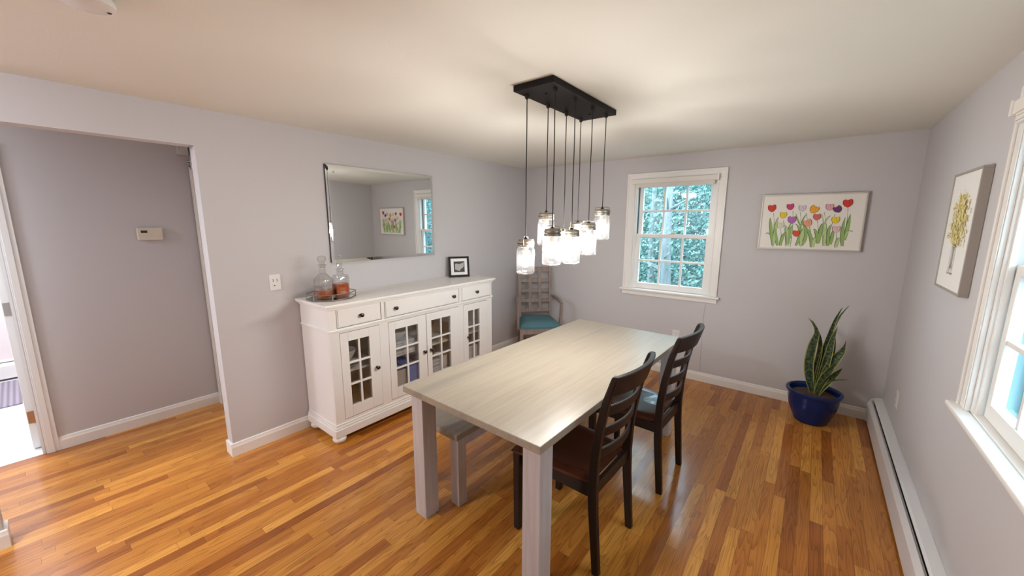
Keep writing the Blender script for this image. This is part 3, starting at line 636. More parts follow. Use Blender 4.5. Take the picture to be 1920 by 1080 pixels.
# ------------------------------------------------------------------ on the sideboard: tray, decanters, framed print
ZT = 1.0445
TX, TY = 0.205, 1.405
t = thing('serving_tray', 'octagonal mirrored tray with a wire gallery rail on the sideboard', 'tray', (TX, TY, ZT))
oc = lambda r: [(TX+r*cos(pi/8+k*pi/4)*0.92, TY+r*sin(pi/8+k*pi/4)*1.05) for k in range(8)]
obj('mirror_base', prism(bmesh.new(), oc(0.158), 'z', ZT+0.004, ZT+0.008), MAT['traymirror'], t)
g = bmesh.new(); tube(g, [(x, y, ZT+0.006) for x, y in oc(0.163)], 0.0045, 8, True); tube(g, [(x, y, ZT+0.046) for x, y in oc(0.166)], 0.0035, 8, True)
for x, y in oc(0.164): tube(g, [(x, y, ZT), (x, y, ZT+0.046)], 0.003, 6)
obj('gallery_rail', g, MAT['tray'], t, smooth=True)
def decanter(x, y, r, hb, hn, stopper, level, label, facets):
    z = ZT+0.0085
    t = thing('decanter', label, 'decanter', (x, y, z))
    b = bmesh.new()
    if facets:
        prof = [(0.0, 0), (r*0.92, 0), (r, 0.008), (r, hb*0.72), (r*0.94, hb*0.79), (r*0.55, hb*0.94), (r*0.36, hb), (r*0.32, hb+hn*0.5), (r*0.42, hb+hn*0.9), (r*0.52, hb+hn), (r*0.40, hb+hn)]
        lathe(b, prof, 28, (x, y, z), sq=3.2)
    else:
        prof = [(0.0, 0), (r*0.95, 0), (r, 0.008), (r, hb*0.90), (r*0.90, hb*0.99), (r*0.42, hb*1.02), (r*0.38, hb+hn*0.6), (r*0.52, hb+hn), (r*0.40, hb+hn)]
        lathe(b, prof, 28, (x, y, z), sq=4.5)
    obj('bottle', b, MAT['crystal'], t, smooth=True)
    if facets:      # cut-crystal diamonds
        cu_ = bmesh.new()
        for i in range(12):
            for j in range(5):
                a = 2*pi*(i+0.5*(j % 2))/12; zz = z+hb*0.26+j*hb*0.11
                a2 = a+pi/12
                rr = lambda q: r*1.0/((abs(cos(q))**3.2+abs(sin(q))**3.2)**(1/3.2))*0.985
                s_ = hb*0.11
                P = [Vector((x+rr(a-pi/12)*cos(a-pi/12), y+rr(a-pi/12)*sin(a-pi/12), zz)), Vector((x+rr(a)*cos(a), y+rr(a)*sin(a), zz-s_)), Vector((x+rr(a2)*cos(a2), y+rr(a2)*sin(a2), zz)), Vector((x+rr(a)*cos(a), y+rr(a)*sin(a), zz+s_))]
                apex = Vector((x+(rr(a)+0.006)*cos(a), y+(rr(a)+0.006)*sin(a), zz))
                vs = [cu_.verts.new(p) for p in P]; av = cu_.verts.new(apex)
                for k in range(4): cu_.faces.new((vs[k], vs[(k+1) % 4], av))
        obj('cut_facets', cu_, MAT['crystal'], t)
    li = bmesh.new(); lathe(li, [(0.0, 0.006), (r*0.88, 0.006), (r*0.90, 0.012), (r*0.90, level), (0.0, level)], 28, (x, y, z), sq=3.2 if facets else 4.5)
    obj('whiskey', li, MAT['whiskey'], t, smooth=True)
    st = bmesh.new(); zs = z+hb+hn
    lathe(st, [(0.0, -0.025), (r*0.26, -0.025), (r*0.30, 0.004), (r*0.28, 0.010), (r*0.40, 0.02), (stopper, 0.030), (stopper, 0.052), (stopper*0.75, 0.062), (0.0, 0.066)], 8 if facets else 24, (x, y, zs))
    obj('stopper', st, MAT['crystal'], t)
decanter(0.200, 1.352, 0.058, 0.185, 0.065, 0.030, 0.062, 'cut-crystal decanter with tall stopper and a little amber liquor, left on the tray', True)
decanter(0.235, 1.465, 0.052, 0.165, 0.045, 0.022, 0.100, 'plain square glass decanter half full of amber liquor, right on the tray', False)

t = thing('picture_frame', 'small black frame with a grey state-shaped print, propped on the sideboard', 'picture frame', (0.140, 2.80, ZT), -0.55)
FA, FH = 0.108, 0.215; w = dict(world=False); tilt = Matrix.Rotation(radians(-9), 4, 'Y')
def tilted(bm): bmesh.ops.transform(bm, matrix=tilt, verts=bm.verts); return bm
f = B((-0.009, 0.009, -FA, FA, 0.002, 0.024), (-0.009, 0.009, -FA, FA, FH-0.020, FH), (-0.009, 0.009, -FA, -FA+0.021, 0.024, FH-0.020), (-0.009, 0.009, FA-0.021, FA, 0.024, FH-0.020))
obj('frame', tilted(f), MAT['black'], t, 0.002, **w)
obj('mat_board', tilted(B((-0.004, 0.002, -FA+0.02, FA-0.02, 0.023, FH-0.019))), MAT['mat'], t, **w)
obj('print', tilted(B((0.002, 0.0032, -0.056, 0.058, 0.052, 0.164))), MAT['matte_dark'], t, **w)
OHIO = [(-0.042, 0.140), (-0.010, 0.140), (-0.002, 0.135), (0.008, 0.137), (0.020, 0.141), (0.034, 0.144), (0.050, 0.157), (0.050, 0.118), (0.046, 0.106), (0.040, 0.098), (0.030, 0.092), (0.020, 0.084), (0.012, 0.078), (0.008, 0.068), (0.002, 0.064), (-0.008, 0.070), (-0.018, 0.069), (-0.028, 0.076), (-0.036, 0.080), (-0.044, 0.082)]
obj('state_silhouette', tilted(prism(bmesh.new(), OHIO, 'x', 0.0032, 0.0042)), MAT['greyprint'], t, **w)
obj('easel_leg', sweep(bmesh.new(), [(-0.075, 0, 0.002), (-0.030, 0, 0.14)], 0.006, 0.05), MAT['black'], t, **w)

# ------------------------------------------------------------------ wall mirror with bevelled edge
t = thing('wall_mirror', 'large frameless wall mirror with a slanted glass border above the sideboard', 'mirror', (0.02, 2.048, 1.668))
y0, y1, z0, z1, xb, xf, bv = 1.520, 2.576, 1.286, 2.051, 0.014, 0.020, 0.024
bm = bmesh.new()
O = [bm.verts.new((xf-0.0022, y, z)) for y, z in ((y0, z0), (y1, z0), (y1, z1), (y0, z1))]
I = [bm.verts.new((xf, y, z)) for y, z in ((y0+bv, z0+bv), (y1-bv, z0+bv), (y1-bv, z1-bv), (y0+bv, z1-bv))]
bm.faces.new(I)
for k in range(4): q = (k+1) % 4; bm.faces.new((O[k], O[q], I[q], I[k]))
Bk = [bm.verts.new((xb, v.co.y, v.co.z)) for v in O]
for k in range(4): q = (k+1) % 4; bm.faces.new((O[q], O[k], Bk[k], Bk[q]))
bm.faces.new(Bk[::-1])
obj('mirror_glass', bm, MAT['mirror'], t)
obj('backing_board', B((0.001, 0.014, y0-0.001, y1-0.012, z0+0.004, z1-0.004)), MAT['mirroredge'], t)  # near-black colour holds the shade along the mirror's left edge
for y in (y0+0.065, y1-0.065):
    for z in (z0+0.055, z1-0.055):
        b = bmesh.new(); lathe(b, [(0.009, 0), (0.009, 0.002), (0.006, 0.005), (0.0, 0.006)], 16)
        for v in b.verts: v.co = Vector((xf+v.co.z, y+v.co.x, z+v.co.y))
        obj('rosette', b, MAT['chrome'], t, smooth=True)

# ------------------------------------------------------------------ pictures
def flat(bm, pts, off, to, mi):
    f = bm.faces.new([bm.verts.new(to(u, v, off)) for u, v in pts]); f.material_index = mi
def blade(bm, p0, p1, p2, w0, to, off, mi, n=8, tip=0.12):
    """tapered curved stroke through p0 (foot), p1, p2 (tip)"""
    L_, R_ = [], []
    for k in range(n+1):
        s = k/n
        c = [(1-s)**2*a+2*s*(1-s)*(2*b-(a+c_)/2)+s*s*c_ for a, b, c_ in zip(p0, p1, p2)]
        d = [2*(1-s)*((2*b-(a+c_)/2)-a)+2*s*(c_-(2*b-(a+c_)/2)) for a, b, c_ in zip(p0, p1, p2)]
        l = math.hypot(*d) or 1; nx_, ny_ = -d[1]/l, d[0]/l
        ww = w0*(sin(pi*min(1, (0.22+0.78*s)))**0.8 if s < 1 else tip*0.2)
        L_.append((c[0]+nx_*ww, c[1]+ny_*ww)); R_.append((c[0]-nx_*ww, c[1]-ny_*ww))
    for k in range(n): flat(bm, [L_[k], L_[k+1], R_[k+1], R_[k]], off, to, mi)
def petal(bm, cx, cy, ang, ln, wd_, to, off, mi):
    pts = [(0, -0.0), (wd_*0.75, ln*0.25), (wd_, ln*0.55), (wd_*0.6, ln*0.85), (0, ln), (-wd_*0.6, ln*0.85), (-wd_, ln*0.55), (-wd_*0.75, ln*0.25)]
    flat(bm, [(cx+p*cos(ang)+q*sin(ang), cy-p*sin(ang)+q*cos(ang)) for p, q in pts], off, to, mi)
PX0, PX1, PZ0, PZ1, PD = 2.620, 3.320, 1.384, 1.857, 0.034
t = thing('tulip_picture', 'wide silver-framed watercolour of a row of tulips on the back wall', 'picture', ((PX0+PX1)/2, D-0.01, 1.62))
fw = 0.012
obj('frame', B((PX0, PX1, D-PD, D-0.001, PZ0, PZ0+fw), (PX0, PX1, D-PD, D-0.001, PZ1-fw, PZ1), (PX0, PX0+fw, D-PD, D-0.001, PZ0+fw, PZ1-fw), (PX1-fw, PX1, D-PD, D-0.001, PZ0+fw, PZ1-fw)), MAT['silver'], t, 0.0015)
YP = D-PD+0.006
cv = [('paper', None)]
COLS = dict(stem=(0.16, 0.27, 0.08), leaf=(0.27, 0.42, 0.12), leafd=(0.08, 0.18, 0.05), leafp=(0.46, 0.56, 0.28), red=(0.62, 0.035, 0.02), red2=(0.66, 0.07, 0.02), yel=(0.80, 0.58, 0.02), mag=(0.55, 0.05, 0.16), vio=(0.42, 0.14, 0.40),
            pal=(0.66, 0.56, 0.62), org=(0.80, 0.38, 0.03), cor=(0.58, 0.14, 0.10), pch=(0.74, 0.34, 0.20), wht=(0.66, 0.68, 0.50), pnk=(0.72, 0.36, 0.40), pur=(0.15, 0.03, 0.13), wpk=(0.74, 0.52, 0.50))
DK = {k: tuple(x*0.45 for x in c) for k, c in COLS.items()}
names = list(COLS); mats = [plain('tulip_'+k, COLS[k], 0.6) for k in names]+[plain('tulip_ink_'+k, DK[k], 0.6) for k in names]
MI = {k: i for i, k in enumerate(names)}; MK = {k: i+len(names) for i, k in enumerate(names)}
bm = bmesh.new(); box(bm, PX0+fw, PX1-fw, YP, D-0.004, PZ0+fw, PZ1-fw); obj('paper', bm, MAT['paper'], t)
pw, ph = PX1-PX0-2*fw, PZ1-PZ0-2*fw
toP = lambda u, v, off: (PX0+fw+u, YP-0.0002-off, PZ1-fw-v)
FL = [(0.104,0.237,'red'),(0.228,0.372,'yel'),(0.299,0.214,'mag'),(0.324,0.462,'vio'),(0.416,0.245,'pal'),(0.509,0.26,'org'),(0.572,0.409,'cor'),(0.509,0.517,'pch'),(0.211,0.566,'wht'),(0.387,0.715,'red2'),(0.68,0.231,'pnk'),(0.779,0.266,'pur'),(0.848,0.17,'red'),(0.752,0.464,'yel'),(0.769,0.628,'wpk')]
ST = [(0.155,0.985,0.121,0.328),(0.339,0.977,0.324,0.29),(0.45,0.972,0.398,0.319),(0.568,0.967,0.457,0.334),(0.709,0.934,0.636,0.323),(0.849,0.928,0.851,0.261),(0.669,0.936,0.739,0.351),(0.782,0.957,0.772,0.668),(0.287,0.965,0.234,0.469),(0.614,0.898,0.58,0.483),(0.234,0.954,0.215,0.635)]
LV = [(0.153,0.958,0.107,0.595,0.09,0.412),(0.159,0.929,0.161,0.594,0.179,0.399),(0.205,0.955,0.171,0.762,0.135,0.51),(0.234,0.954,0.246,0.787,0.277,0.69),(0.308,0.951,0.292,0.703,0.257,0.552),(0.314,0.923,0.314,0.703,0.334,0.565),(0.396,0.947,0.424,0.701,0.361,0.524),(0.448,0.945,0.442,0.755,0.458,0.564),(0.455,0.944,0.484,0.727,0.425,0.51),(0.553,0.967,0.53,0.753,0.458,0.564),(0.568,0.967,0.573,0.832,0.583,0.778),(0.614,0.898,0.585,0.698,0.55,0.631),(0.621,0.884,0.623,0.63,0.637,0.523),(0.676,0.935,0.665,0.696,0.643,0.51),(0.713,0.934,0.701,0.696,0.712,0.55),(0.733,0.907,0.742,0.748,0.746,0.616),(0.789,0.957,0.8,0.825,0.822,0.785),(0.849,0.928,0.831,0.667,0.838,0.405),(0.859,0.823,0.873,0.562,0.88,0.353),(0.862,0.771,0.882,0.666,0.929,0.666),(0.148,0.874,0.104,0.735,0.056,0.729),(0.343,0.812,0.302,0.621,0.356,0.455),(0.635,0.777,0.651,0.617,0.616,0.336),(0.424,0.592,0.385,0.456,0.356,0.332),(0.425,0.619,0.436,0.456,0.469,0.348),(0.651,0.617,0.668,0.457,0.705,0.377)]
pr = bmesh.new()
for a, b, c, d_ in ST: blade(pr, (a*pw, b*ph), ((a+c)/2*pw+0.006, (b+d_)/2*ph), (c*pw, d_*ph), 0.0028, toP, 0.0002, MI['stem'], tip=4)
for i, (a, b, c, d_, e, f) in enumerate(LV):
    ww = 0.013 if i < 19 else 0.006
    blade(pr, (a*pw, b*ph), (c*pw, d_*ph), (e*pw, f*ph), ww, toP, 0.0003+0.00002*i, MK['leaf'] if i % 3 else MI['leafd'])
    blade(pr, (a*pw+0.001, b*ph), (c*pw+0.002, d_*ph), (e*pw+0.001, f*ph+0.006), ww*0.72, toP, 0.0008+0.00002*i, MI['leaf'] if i % 3 != 1 else MI['leafp'])
for i, (u, v, k) in enumerate(FL):
    s = 0.036 if k in ('red', 'org', 'vio', 'pch') else 0.031
    lean = {'mag': 0.15, 'org': -0.5, 'pur': 0.5, 'red': 0.1, 'pch': 0.4}.get(k, 0.0)
    cx, cy = u*pw, v*ph+s*0.95; o0 = 0.0014+0.00025*i
    for q, (an, ln, wd_, ink) in enumerate(((-0.36, 1.95, 0.50, 1), (0.36, 1.95, 0.50, 1), (-0.24, 1.95, 0.46, 0), (0.25, 1.95, 0.46, 0), (0.02, 1.75, 0.30, 2), (0.0, 1.62, 0.24, 0))):
        petal(pr, cx, cy, pi-an+lean+pi*0, -0 + ln*s*1.0, wd_*s, lambda a, b, off: toP(a, b, off), o0+0.00003*q, (MI[k], MK[k], MK[k])[ink] if ink else MI[k])
obj('painted_tulips', pr, mats, t)

# second picture, on the right wall: yellow flowers in a glass vase
QY0, QY1, QZ0, QZ1, QD = 2.588, 3.040, 1.283, 1.859, 0.034
t = thing('vase_picture', 'silver-framed print of yellow flowers in a vase on the right wall', 'picture', (W-0.01, (QY0+QY1)/2, 1.57))
obj('frame', B((W-QD, W-0.001, QY0, QY1, QZ0, QZ0+fw), (W-QD, W-0.001, QY0, QY1, QZ1-fw, QZ1), (W-QD, W-0.001, QY0, QY0+fw, QZ0+fw, QZ1-fw), (W-QD, W-0.001, QY1-fw, QY1, QZ0+fw, QZ1-fw)), MAT['silverdark'], t, 0.0015)
XP = W-QD+0.004
obj('paper', B((XP, W-0.004, QY0+fw, QY1-fw, QZ0+fw, QZ1-fw)), MAT['paperw'], t)
toQ = lambda u, v, off: (XP-0.0002-off, QY1-fw-u, QZ1-fw-v)       # u from left of picture, v from top
qw, qh = QY1-QY0-2*fw, QZ1-QZ0-2*fw
qm = [plain('bloom_'+str(i), c, 0.6) for i, c in enumerate(((0.76, 0.63, 0.20), (0.80, 0.70, 0.36), (0.62, 0.48, 0.12), (0.30, 0.26, 0.14), (0.40, 0.37, 0.36), (0.58, 0.56, 0.55), (0.22, 0.17, 0.10)))]
pr = bmesh.new(); rg = random.Random(3)
for k in range(26):
    a = rg.uniform(-1, 1); x0 = qw*(0.50+0.06*a); blade(pr, (x0, qh*0.82), (qw*(0.50+0.03*a), qh*0.66), (qw*(0.50+0.22*a), qh*rg.uniform(0.25, 0.6)), 0.0016, toQ, 0.0002+0.00001*k, (3, 6, 4)[k % 3], tip=3)
n_ = 0
for k in range(330):
    a = rg.gauss(0, 1); v = rg.uniform(0.19, 0.60); spread = 0.10+0.05*sin(pi*(v-0.15)/0.5); u = 0.52+a*spread
    if not 0.12 < u < 0.88: continue
    for q in range(3):
        an = rg.uniform(0, 2*pi); ln = rg.uniform(0.012, 0.028)
        petal(pr, u*qw, v*qh, an, ln, 0.0035, toQ, 0.0006+0.000004*n_, (0, 1, 0, 2, 1)[(k+q) % 5]); n_ += 1
for k in range(30):
    a = rg.uniform(0, 2*pi); u, v = 0.52+0.30*cos(a)*rg.uniform(.5, 1), 0.42+0.27*sin(a)*rg.uniform(.6, 1)
    petal(pr, u*qw, v*qh, rg.uniform(0, 6.28), 0.016, 0.002, toQ, 0.004, (3, 2, 6)[k % 3])
for u0, u1, v0, v1, mi in ((0.435, 0.45, 0.62, 0.86, 4), (0.565, 0.58, 0.62, 0.86, 4), (0.435, 0.58, 0.62, 0.627, 5), (0.435, 0.58, 0.74, 0.745, 5), (0.42, 0.60, 0.855, 0.87, 4), (0.47, 0.48, 0.63, 0.84, 5), (0.53, 0.535, 0.63, 0.84, 6)):
    flat(pr, [(u0*qw, v0*qh), (u1*qw, v0*qh), (u1*qw, v1*qh), (u0*qw, v1*qh)], 0.0042, toQ, mi)
obj('painted_bouquet', pr, qm, t)

# ------------------------------------------------------------------ chandelier: eight jars on cords from one dark canopy
CXm, CYm = 1.870, 1.995
t = thing('chandelier', 'dark rectangular canopy light with eight glass jars hanging over the table', 'chandelier', (CXm, CYm, H))
obj('canopy', B((1.757, 1.993, 1.630, 2.350, H-0.030, H)), MAT['bronze'], t, 0.003)
for y in (1.75, 2.23): obj('screw', lathe(bmesh.new(), [(0.0, -0.006), (0.007, -0.005), (0.008, 0), ], 12, (1.875, y, H-0.030)), MAT['bronze'], t, smooth=True)
JARS = [(1.785, 1.710, 1.522), (1.785, 1.910, 1.669), (1.785, 2.110, 1.562), (1.785, 2.290, 1.612), (1.955, 1.710, 1.582), (1.955, 1.910, 1.574), (1.955, 2.110, 1.609), (1.955, 2.290, 1.695)]
rg = random.Random(5)
for i, (x, y, zt) in enumerate(JARS):
    zb_ = zt-0.190; zl = zt-0.042       # glass bottom, lid bottom
    c = bmesh.new(); n = 14; pts = []
    for k in range(n+1):
        s = k/n; z = H-0.03-(H-0.03-zt)*s; wob = 0.0022*sin(s*9+i)*sin(pi*s)
        pts.append((x+wob, y-wob*0.7, z))
    tube(c, pts, 0.0026, 6); lathe(c, [(0.011, H-0.030), (0.011, H-0.044), (0.005, H-0.052), (0.0, H-0.052)], 12, (x, y, 0)); lathe(c, [(0.0, 0.014), (0.005, 0.014), (0.006, 0.006), (0.014, 0.0), (0.014, -0.004)], 12, (x, y, zt))
    obj('cord', c, MAT['cord'], t, smooth=True)
    g = bmesh.new()
    lathe(g, [(0.0, 0.004), (0.030, 0.0), (0.040, 0.001), (0.046, 0.007), (0.047, 0.016), (0.047, 0.120), (0.045, 0.134), (0.040, 0.144), (0.040, 0.152)], 28, (x, y, zb_), sq=2.5)
    ja = obj('jar', g, MAT['jar'], t, smooth=True)
    l = bmesh.new()
    lathe(l, [(0.043, 0), (0.046, 0.001), (0.046, 0.014), (0.043, 0.016), (0.043, 0.019), (0.046, 0.021), (0.046, 0.030), (0.042, 0.033), (0.040, 0.040), (0.012, 0.042), (0.0, 0.042)], 28, (x, y, zl))
    obj('lid', l, MAT['zinc'], ja, smooth=True)
    a = rg.uniform(0, pi) if i != 3 else 0.3
    ca, sa = cos(a), sin(a); r = 0.048
    bl = bmesh.new()
    tube(bl, [(x+ca*r, y+sa*r, zl+0.010), (x+ca*r*1.04, y+sa*r*1.04, zl+0.030), (x+ca*r*0.9, y+sa*r*0.9, zt+0.009), (x+ca*0.02-sa*0.008, y+sa*0.02+ca*0.008, zt+0.012), (x-ca*0.02-sa*0.008, y-sa*0.02+ca*0.008, zt+0.012), (x-ca*r*0.9, y-sa*r*0.9, zt+0.009), (x-ca*r*1.04, y-sa*r*1.04, zl+0.030), (x-ca*r, y-sa*r, zl+0.010)], 0.0019, 6)
    tube(bl, [(x+0.047*cos(q*pi/8), y+0.047*sin(q*pi/8), zl+0.018) for q in range(16)], 0.0016, 6, True)
    obj('wire_bail', bl, MAT['zinc'], ja, smooth=True)
    so = bmesh.new(); lathe(so, [(0.0, -0.048), (0.013, -0.048), (0.015, -0.03), (0.015, 0.0), (0.0, 0.0)], 16, (x, y, zl+0.004)); obj('socket', so, MAT['zinc'], ja, smooth=True)
    b = bmesh.new(); lathe(b, [(0.0, 0.0), (0.010, 0.002), (0.020, 0.012), (0.024, 0.028), (0.022, 0.044), (0.014, 0.060), (0.012, 0.070), (0.0, 0.070)], 20, (x, y, zl-0.112)); obj('bulb', b, MAT['bulb'], ja, smooth=True)

# ------------------------------------------------------------------ plant in a blue pot
PXc, PYc = 3.150, 3.865
t = thing('snake_plant', 'upright variegated snake plant in a glossy cobalt-blue pot', 'potted plant', (PXc, PYc, 0))
pot = [(0.0, 0.0), (0.108, 0.0), (0.116, 0.008), (0.118, 0.020), (0.140, 0.070), (0.160, 0.130), (0.170, 0.190), (0.172, 0.228), (0.176, 0.238), (0.187, 0.246), (0.190, 0.256), (0.187, 0.266), (0.178, 0.270), (0.166, 0.266), (0.158, 0.250), (0.158, 0.195), (0.0, 0.190)]
obj('pot', lathe(bmesh.new(), pot, 48, (PXc, PYc, 0)), MAT['pot'], t, smooth=True)
obj('soil', lathe(bmesh.new(), [(0.157, 0.190), (0.157, 0.222), (0.10, 0.230), (0.0, 0.232)], 32, (PXc, PYc, 0)), MAT['soil'], t, smooth=True)
LEAVES = [
[(3.148,3.862,0.225,0.018),(3.11,3.856,0.358,0.03),(3.093,3.85,0.488,0.033),(3.1,3.844,0.633,0.03),(3.116,3.839,0.75,0.017),(3.083,3.833,0.825,0.006),(3.05,3.827,0.861,0.001)],
[(3.155,3.862,0.225,0.011),(3.135,3.868,0.338,0.021),(3.15,3.874,0.582,0.019),(3.143,3.879,0.687,0.013),(3.113,3.885,0.776,0.006),(3.076,3.891,0.838,0.001)],
[(3.164,3.862,0.225,0.015),(3.167,3.868,0.391,0.028),(3.183,3.874,0.578,0.028),(3.201,3.879,0.74,0.019),(3.222,3.885,0.868,0.011),(3.25,3.891,0.962,0.002)],
[(3.17,3.882,0.225,0.012),(3.179,3.891,0.39,0.022),(3.198,3.905,0.553,0.02),(3.212,3.918,0.755,0.014),(3.246,3.936,0.883,0.007),(3.29,3.955,0.971,0.002)],
[(3.169,3.862,0.225,0.013),(3.192,3.861,0.421,0.027),(3.209,3.86,0.598,0.025),(3.219,3.86,0.717,0.015),(3.238,3.859,0.814,0.001)],
[(3.174,3.872,0.225,0.014),(3.198,3.883,0.44,0.026),(3.223,3.896,0.582,0.024),(3.233,3.908,0.655,0.013),(3.236,3.923,0.721,0.001)],
[(3.174,3.862,0.225,0.016),(3.209,3.865,0.414,0.032),(3.25,3.867,0.542,0.033),(3.282,3.87,0.611,0.023),(3.296,3.872,0.671,0.007),(3.299,3.875,0.713,0.001)],
[(3.167,3.855,0.225,0.016),(3.179,3.843,0.314,0.026),(3.208,3.828,0.414,0.028),(3.242,3.812,0.503,0.012),(3.249,3.795,0.541,0.001)],
[(3.172,3.852,0.225,0.012),(3.2,3.835,0.311,0.024),(3.235,3.812,0.389,0.027),(3.272,3.788,0.465,0.02),(3.293,3.763,0.515,0.002)],
[(3.175,3.850,0.225,0.007),(3.208,3.831,0.342,0.011),(3.25,3.804,0.39,0.008),(3.292,3.776,0.418,0.005),(3.34,3.747,0.44,0.001)]]
def cr_(p, s):
    n = len(p)-1; x = s*n; i = min(int(x), n-1); q = x-i
    a, b, c, d_ = p[max(i-1, 0)], p[i], p[i+1], p[min(i+2, n)]
    return [0.5*((2*B_)+(-A+C_)*q+(2*A-5*B_+4*C_-D_)*q*q+(-A+3*B_-3*C_+D_)*q**3) for A, B_, C_, D_ in zip(a, b, c, d_)]
for li, P in enumerate(LEAVES):
    bm = bmesh.new(); uvl = bm.loops.layers.uv.new('UVMap'); n, mm = 28, 6; g = []; gb = []
    vd = Vector((0.04, -1.0, 0.05)).normalized()     # leaf faces the room
    for k in range(n+1):
        s = k/n; x, y, z, wd_ = cr_(P, s); wd_ = max(wd_, 0.0008); e = cr_(P, min(1, s+0.02)); e0 = cr_(P, max(0, s-0.02))
        tg = Vector((e[0]-e0[0], e[1]-e0[1], e[2]-e0[2])).normalized(); yaw = 0.25*sin(li*2.1)+0.5*sin(s*3+li)*0.4
        ac = tg.cross(vd).normalized(); nn = ac.cross(tg).normalized(); ac2 = ac*cos(yaw)+nn*sin(yaw); nn2 = nn*cos(yaw)-ac*sin(yaw)
        row = []; rb = []
        for j in range(mm+1):
            v = j/mm*2-1
            p = Vector((x, y, z))+ac2*(v*wd_)+nn2*(-0.45*wd_*(1-v*v))
            row.append(bm.verts.new(p)); rb.append(bm.verts.new(p-nn2*(0.0028*(1-abs(v)**3)+0.0004)))
        g.append(row); gb.append(rb)
    uvof = {}
    for k in range(n+1):
        for j in range(mm+1): uvof[g[k][j]] = uvof[gb[k][j]] = (j/mm, k/n+li*0.37)
    for k in range(n):
        for j in range(mm):
            bm.faces.new((g[k][j], g[k][j+1], g[k+1][j+1], g[k+1][j])); bm.faces.new((gb[k][j+1], gb[k][j], gb[k+1][j], gb[k+1][j+1]))
        bm.faces.new((g[k][0], g[k+1][0], gb[k+1][0], gb[k][0])); bm.faces.new((g[k+1][mm], g[k][mm], gb[k][mm], gb[k+1][mm]))
    for j in range(mm): bm.faces.new((g[0][j+1], g[0][j], gb[0][j], gb[0][j+1])); bm.faces.new((g[n][j], g[n][j+1], gb[n][j+1], gb[n][j]))
    for fc in bm.faces:
        for lp in fc.loops: lp[uvl].uv = uvof[lp.vert]
    obj('leaf', bm, MAT['leaf'], t, smooth=True)

# ------------------------------------------------------------------ small wall and ceiling fittings
def plate_on(to, u0, u1, z0, z1, th, name, label, cat, mat='plastic', loc=None, bevel=0.003):
    t = thing(name, label, cat, loc or to((u0+u1)/2, 0, (z0+z1)/2))
    def tb(bm, a, b, d0, d1, za, zb):
        p, q = to(a, d0, za), to(b, d1, zb); box(bm, min(p[0], q[0]), max(p[0], q[0]), min(p[1], q[1]), max(p[1], q[1]), za, zb)
    b = bmesh.new(); tb(b, u0, u1, 0, th, z0, z1); obj('cover_plate', b, MAT[mat], t, bevel); return t, tb
onL = lambda u, d, z: (d, u, z); onB = lambda u, d, z: (u, D-d, z); onR = lambda u, d, z: (W-d, u, z); onH = lambda u, d, z: (HX+d, u, z)
t, tb = plate_on(onL, 1.064, 1.138, 1.124, 1.239, 0.006, 'light_switch', 'white light switch plate on the left wall beside the hallway opening', 'switch')
b = bmesh.new(); tb(b, 1.082, 1.120, 0.006, 0.009, 1.150, 1.214); obj('rocker', b, MAT['plastic'], t, 0.001)
b = bmesh.new(); tb(b, 1.086, 1.089, 0.009, 0.0095, 1.185, 1.207); tb(b, 1.111, 1.114, 0.009, 0.0095, 1.185, 1.207); tb(b, 1.090, 1.098, 0.009, 0.0095, 1.155, 1.163); obj('slot', b, MAT['slot'], t)
def outlet(to, uc, zc, label):
    t, tb = plate_on(to, uc-0.036, uc+0.036, zc-0.058, zc+0.058, 0.006, 'wall_outlet', label, 'outlet')
    for dz in (-0.021, 0.021):
        b = bmesh.new(); tb(b, uc-0.017, uc+0.017, 0.006, 0.008, zc+dz-0.015, zc+dz+0.015); r = obj('receptacle', b, MAT['plastic'], t, 0.002)
        b = bmesh.new()
        for du in (-0.007, 0.007): tb(b, uc+du-0.001, uc+du+0.001, 0.008, 0.0084, zc+dz-0.004, zc+dz+0.006)
        tb(b, uc-0.002, uc+0.002, 0.008, 0.0084, zc+dz-0.011, zc+dz-0.007); obj('slot', b, MAT['slot'], r)
outlet(onB, 1.973, 0.440, 'white outlet low on the back wall behind the table end')
outlet(onR, 3.625, 0.405, 'white outlet low on the right wall above the heater')
t, tb = plate_on(onH, 0.567, 0.715, 1.467, 1.562, 0.026, 'thermostat', 'almond rectangular thermostat with a small dark display on the hallway wall', 'thermostat', 'almond', bevel=0.005)
b = bmesh.new(); tb(b, 0.588, 0.625, 0.026, 0.027, 1.522, 1.541); obj('display', b, MAT['lcd'], t)
b = bmesh.new()
for k in range(4): tb(b, 0.590+0.016*k, 0.600+0.016*k, 0.026, 0.0275, 1.496, 1.502)
for z in (1.481, 1.494): tb(b, 0.685, 0.705, 0.026, 0.0275, z, z+0.004)
obj('button_row', b, MAT['greyplastic'], t)
t, tb = plate_on(onH, 0.876, 0.944, 2.138, 2.212, 0.030, 'door_chime', 'small grey-white box high in the hallway corner above the door casing', 'wall box', 'greyplastic', bevel=0.004)
b = bmesh.new(); tb(b, 0.884, 0.888, 0.030, 0.031, 2.180, 2.184); obj('indicator', b, MAT['slot'], t)
# cable hanging below the window
t = thing('wall_cable', 'thin grey cable hanging down the back wall below the window', 'cable', (2.222, D-0.004, 0.45))
obj('cable', tube(bmesh.new(), [(2.222, D-0.003, 0.80), (2.224, D-0.0032, 0.6), (2.226, D-0.003, 0.35), (2.232, D-0.003, 0.096)], 0.0026, 6), MAT['wall'], t, smooth=True)
obj('clip', B((2.214, 2.231, D-0.010, D, 0.776, 0.806)), MAT['greyplastic'], t, 0.002)
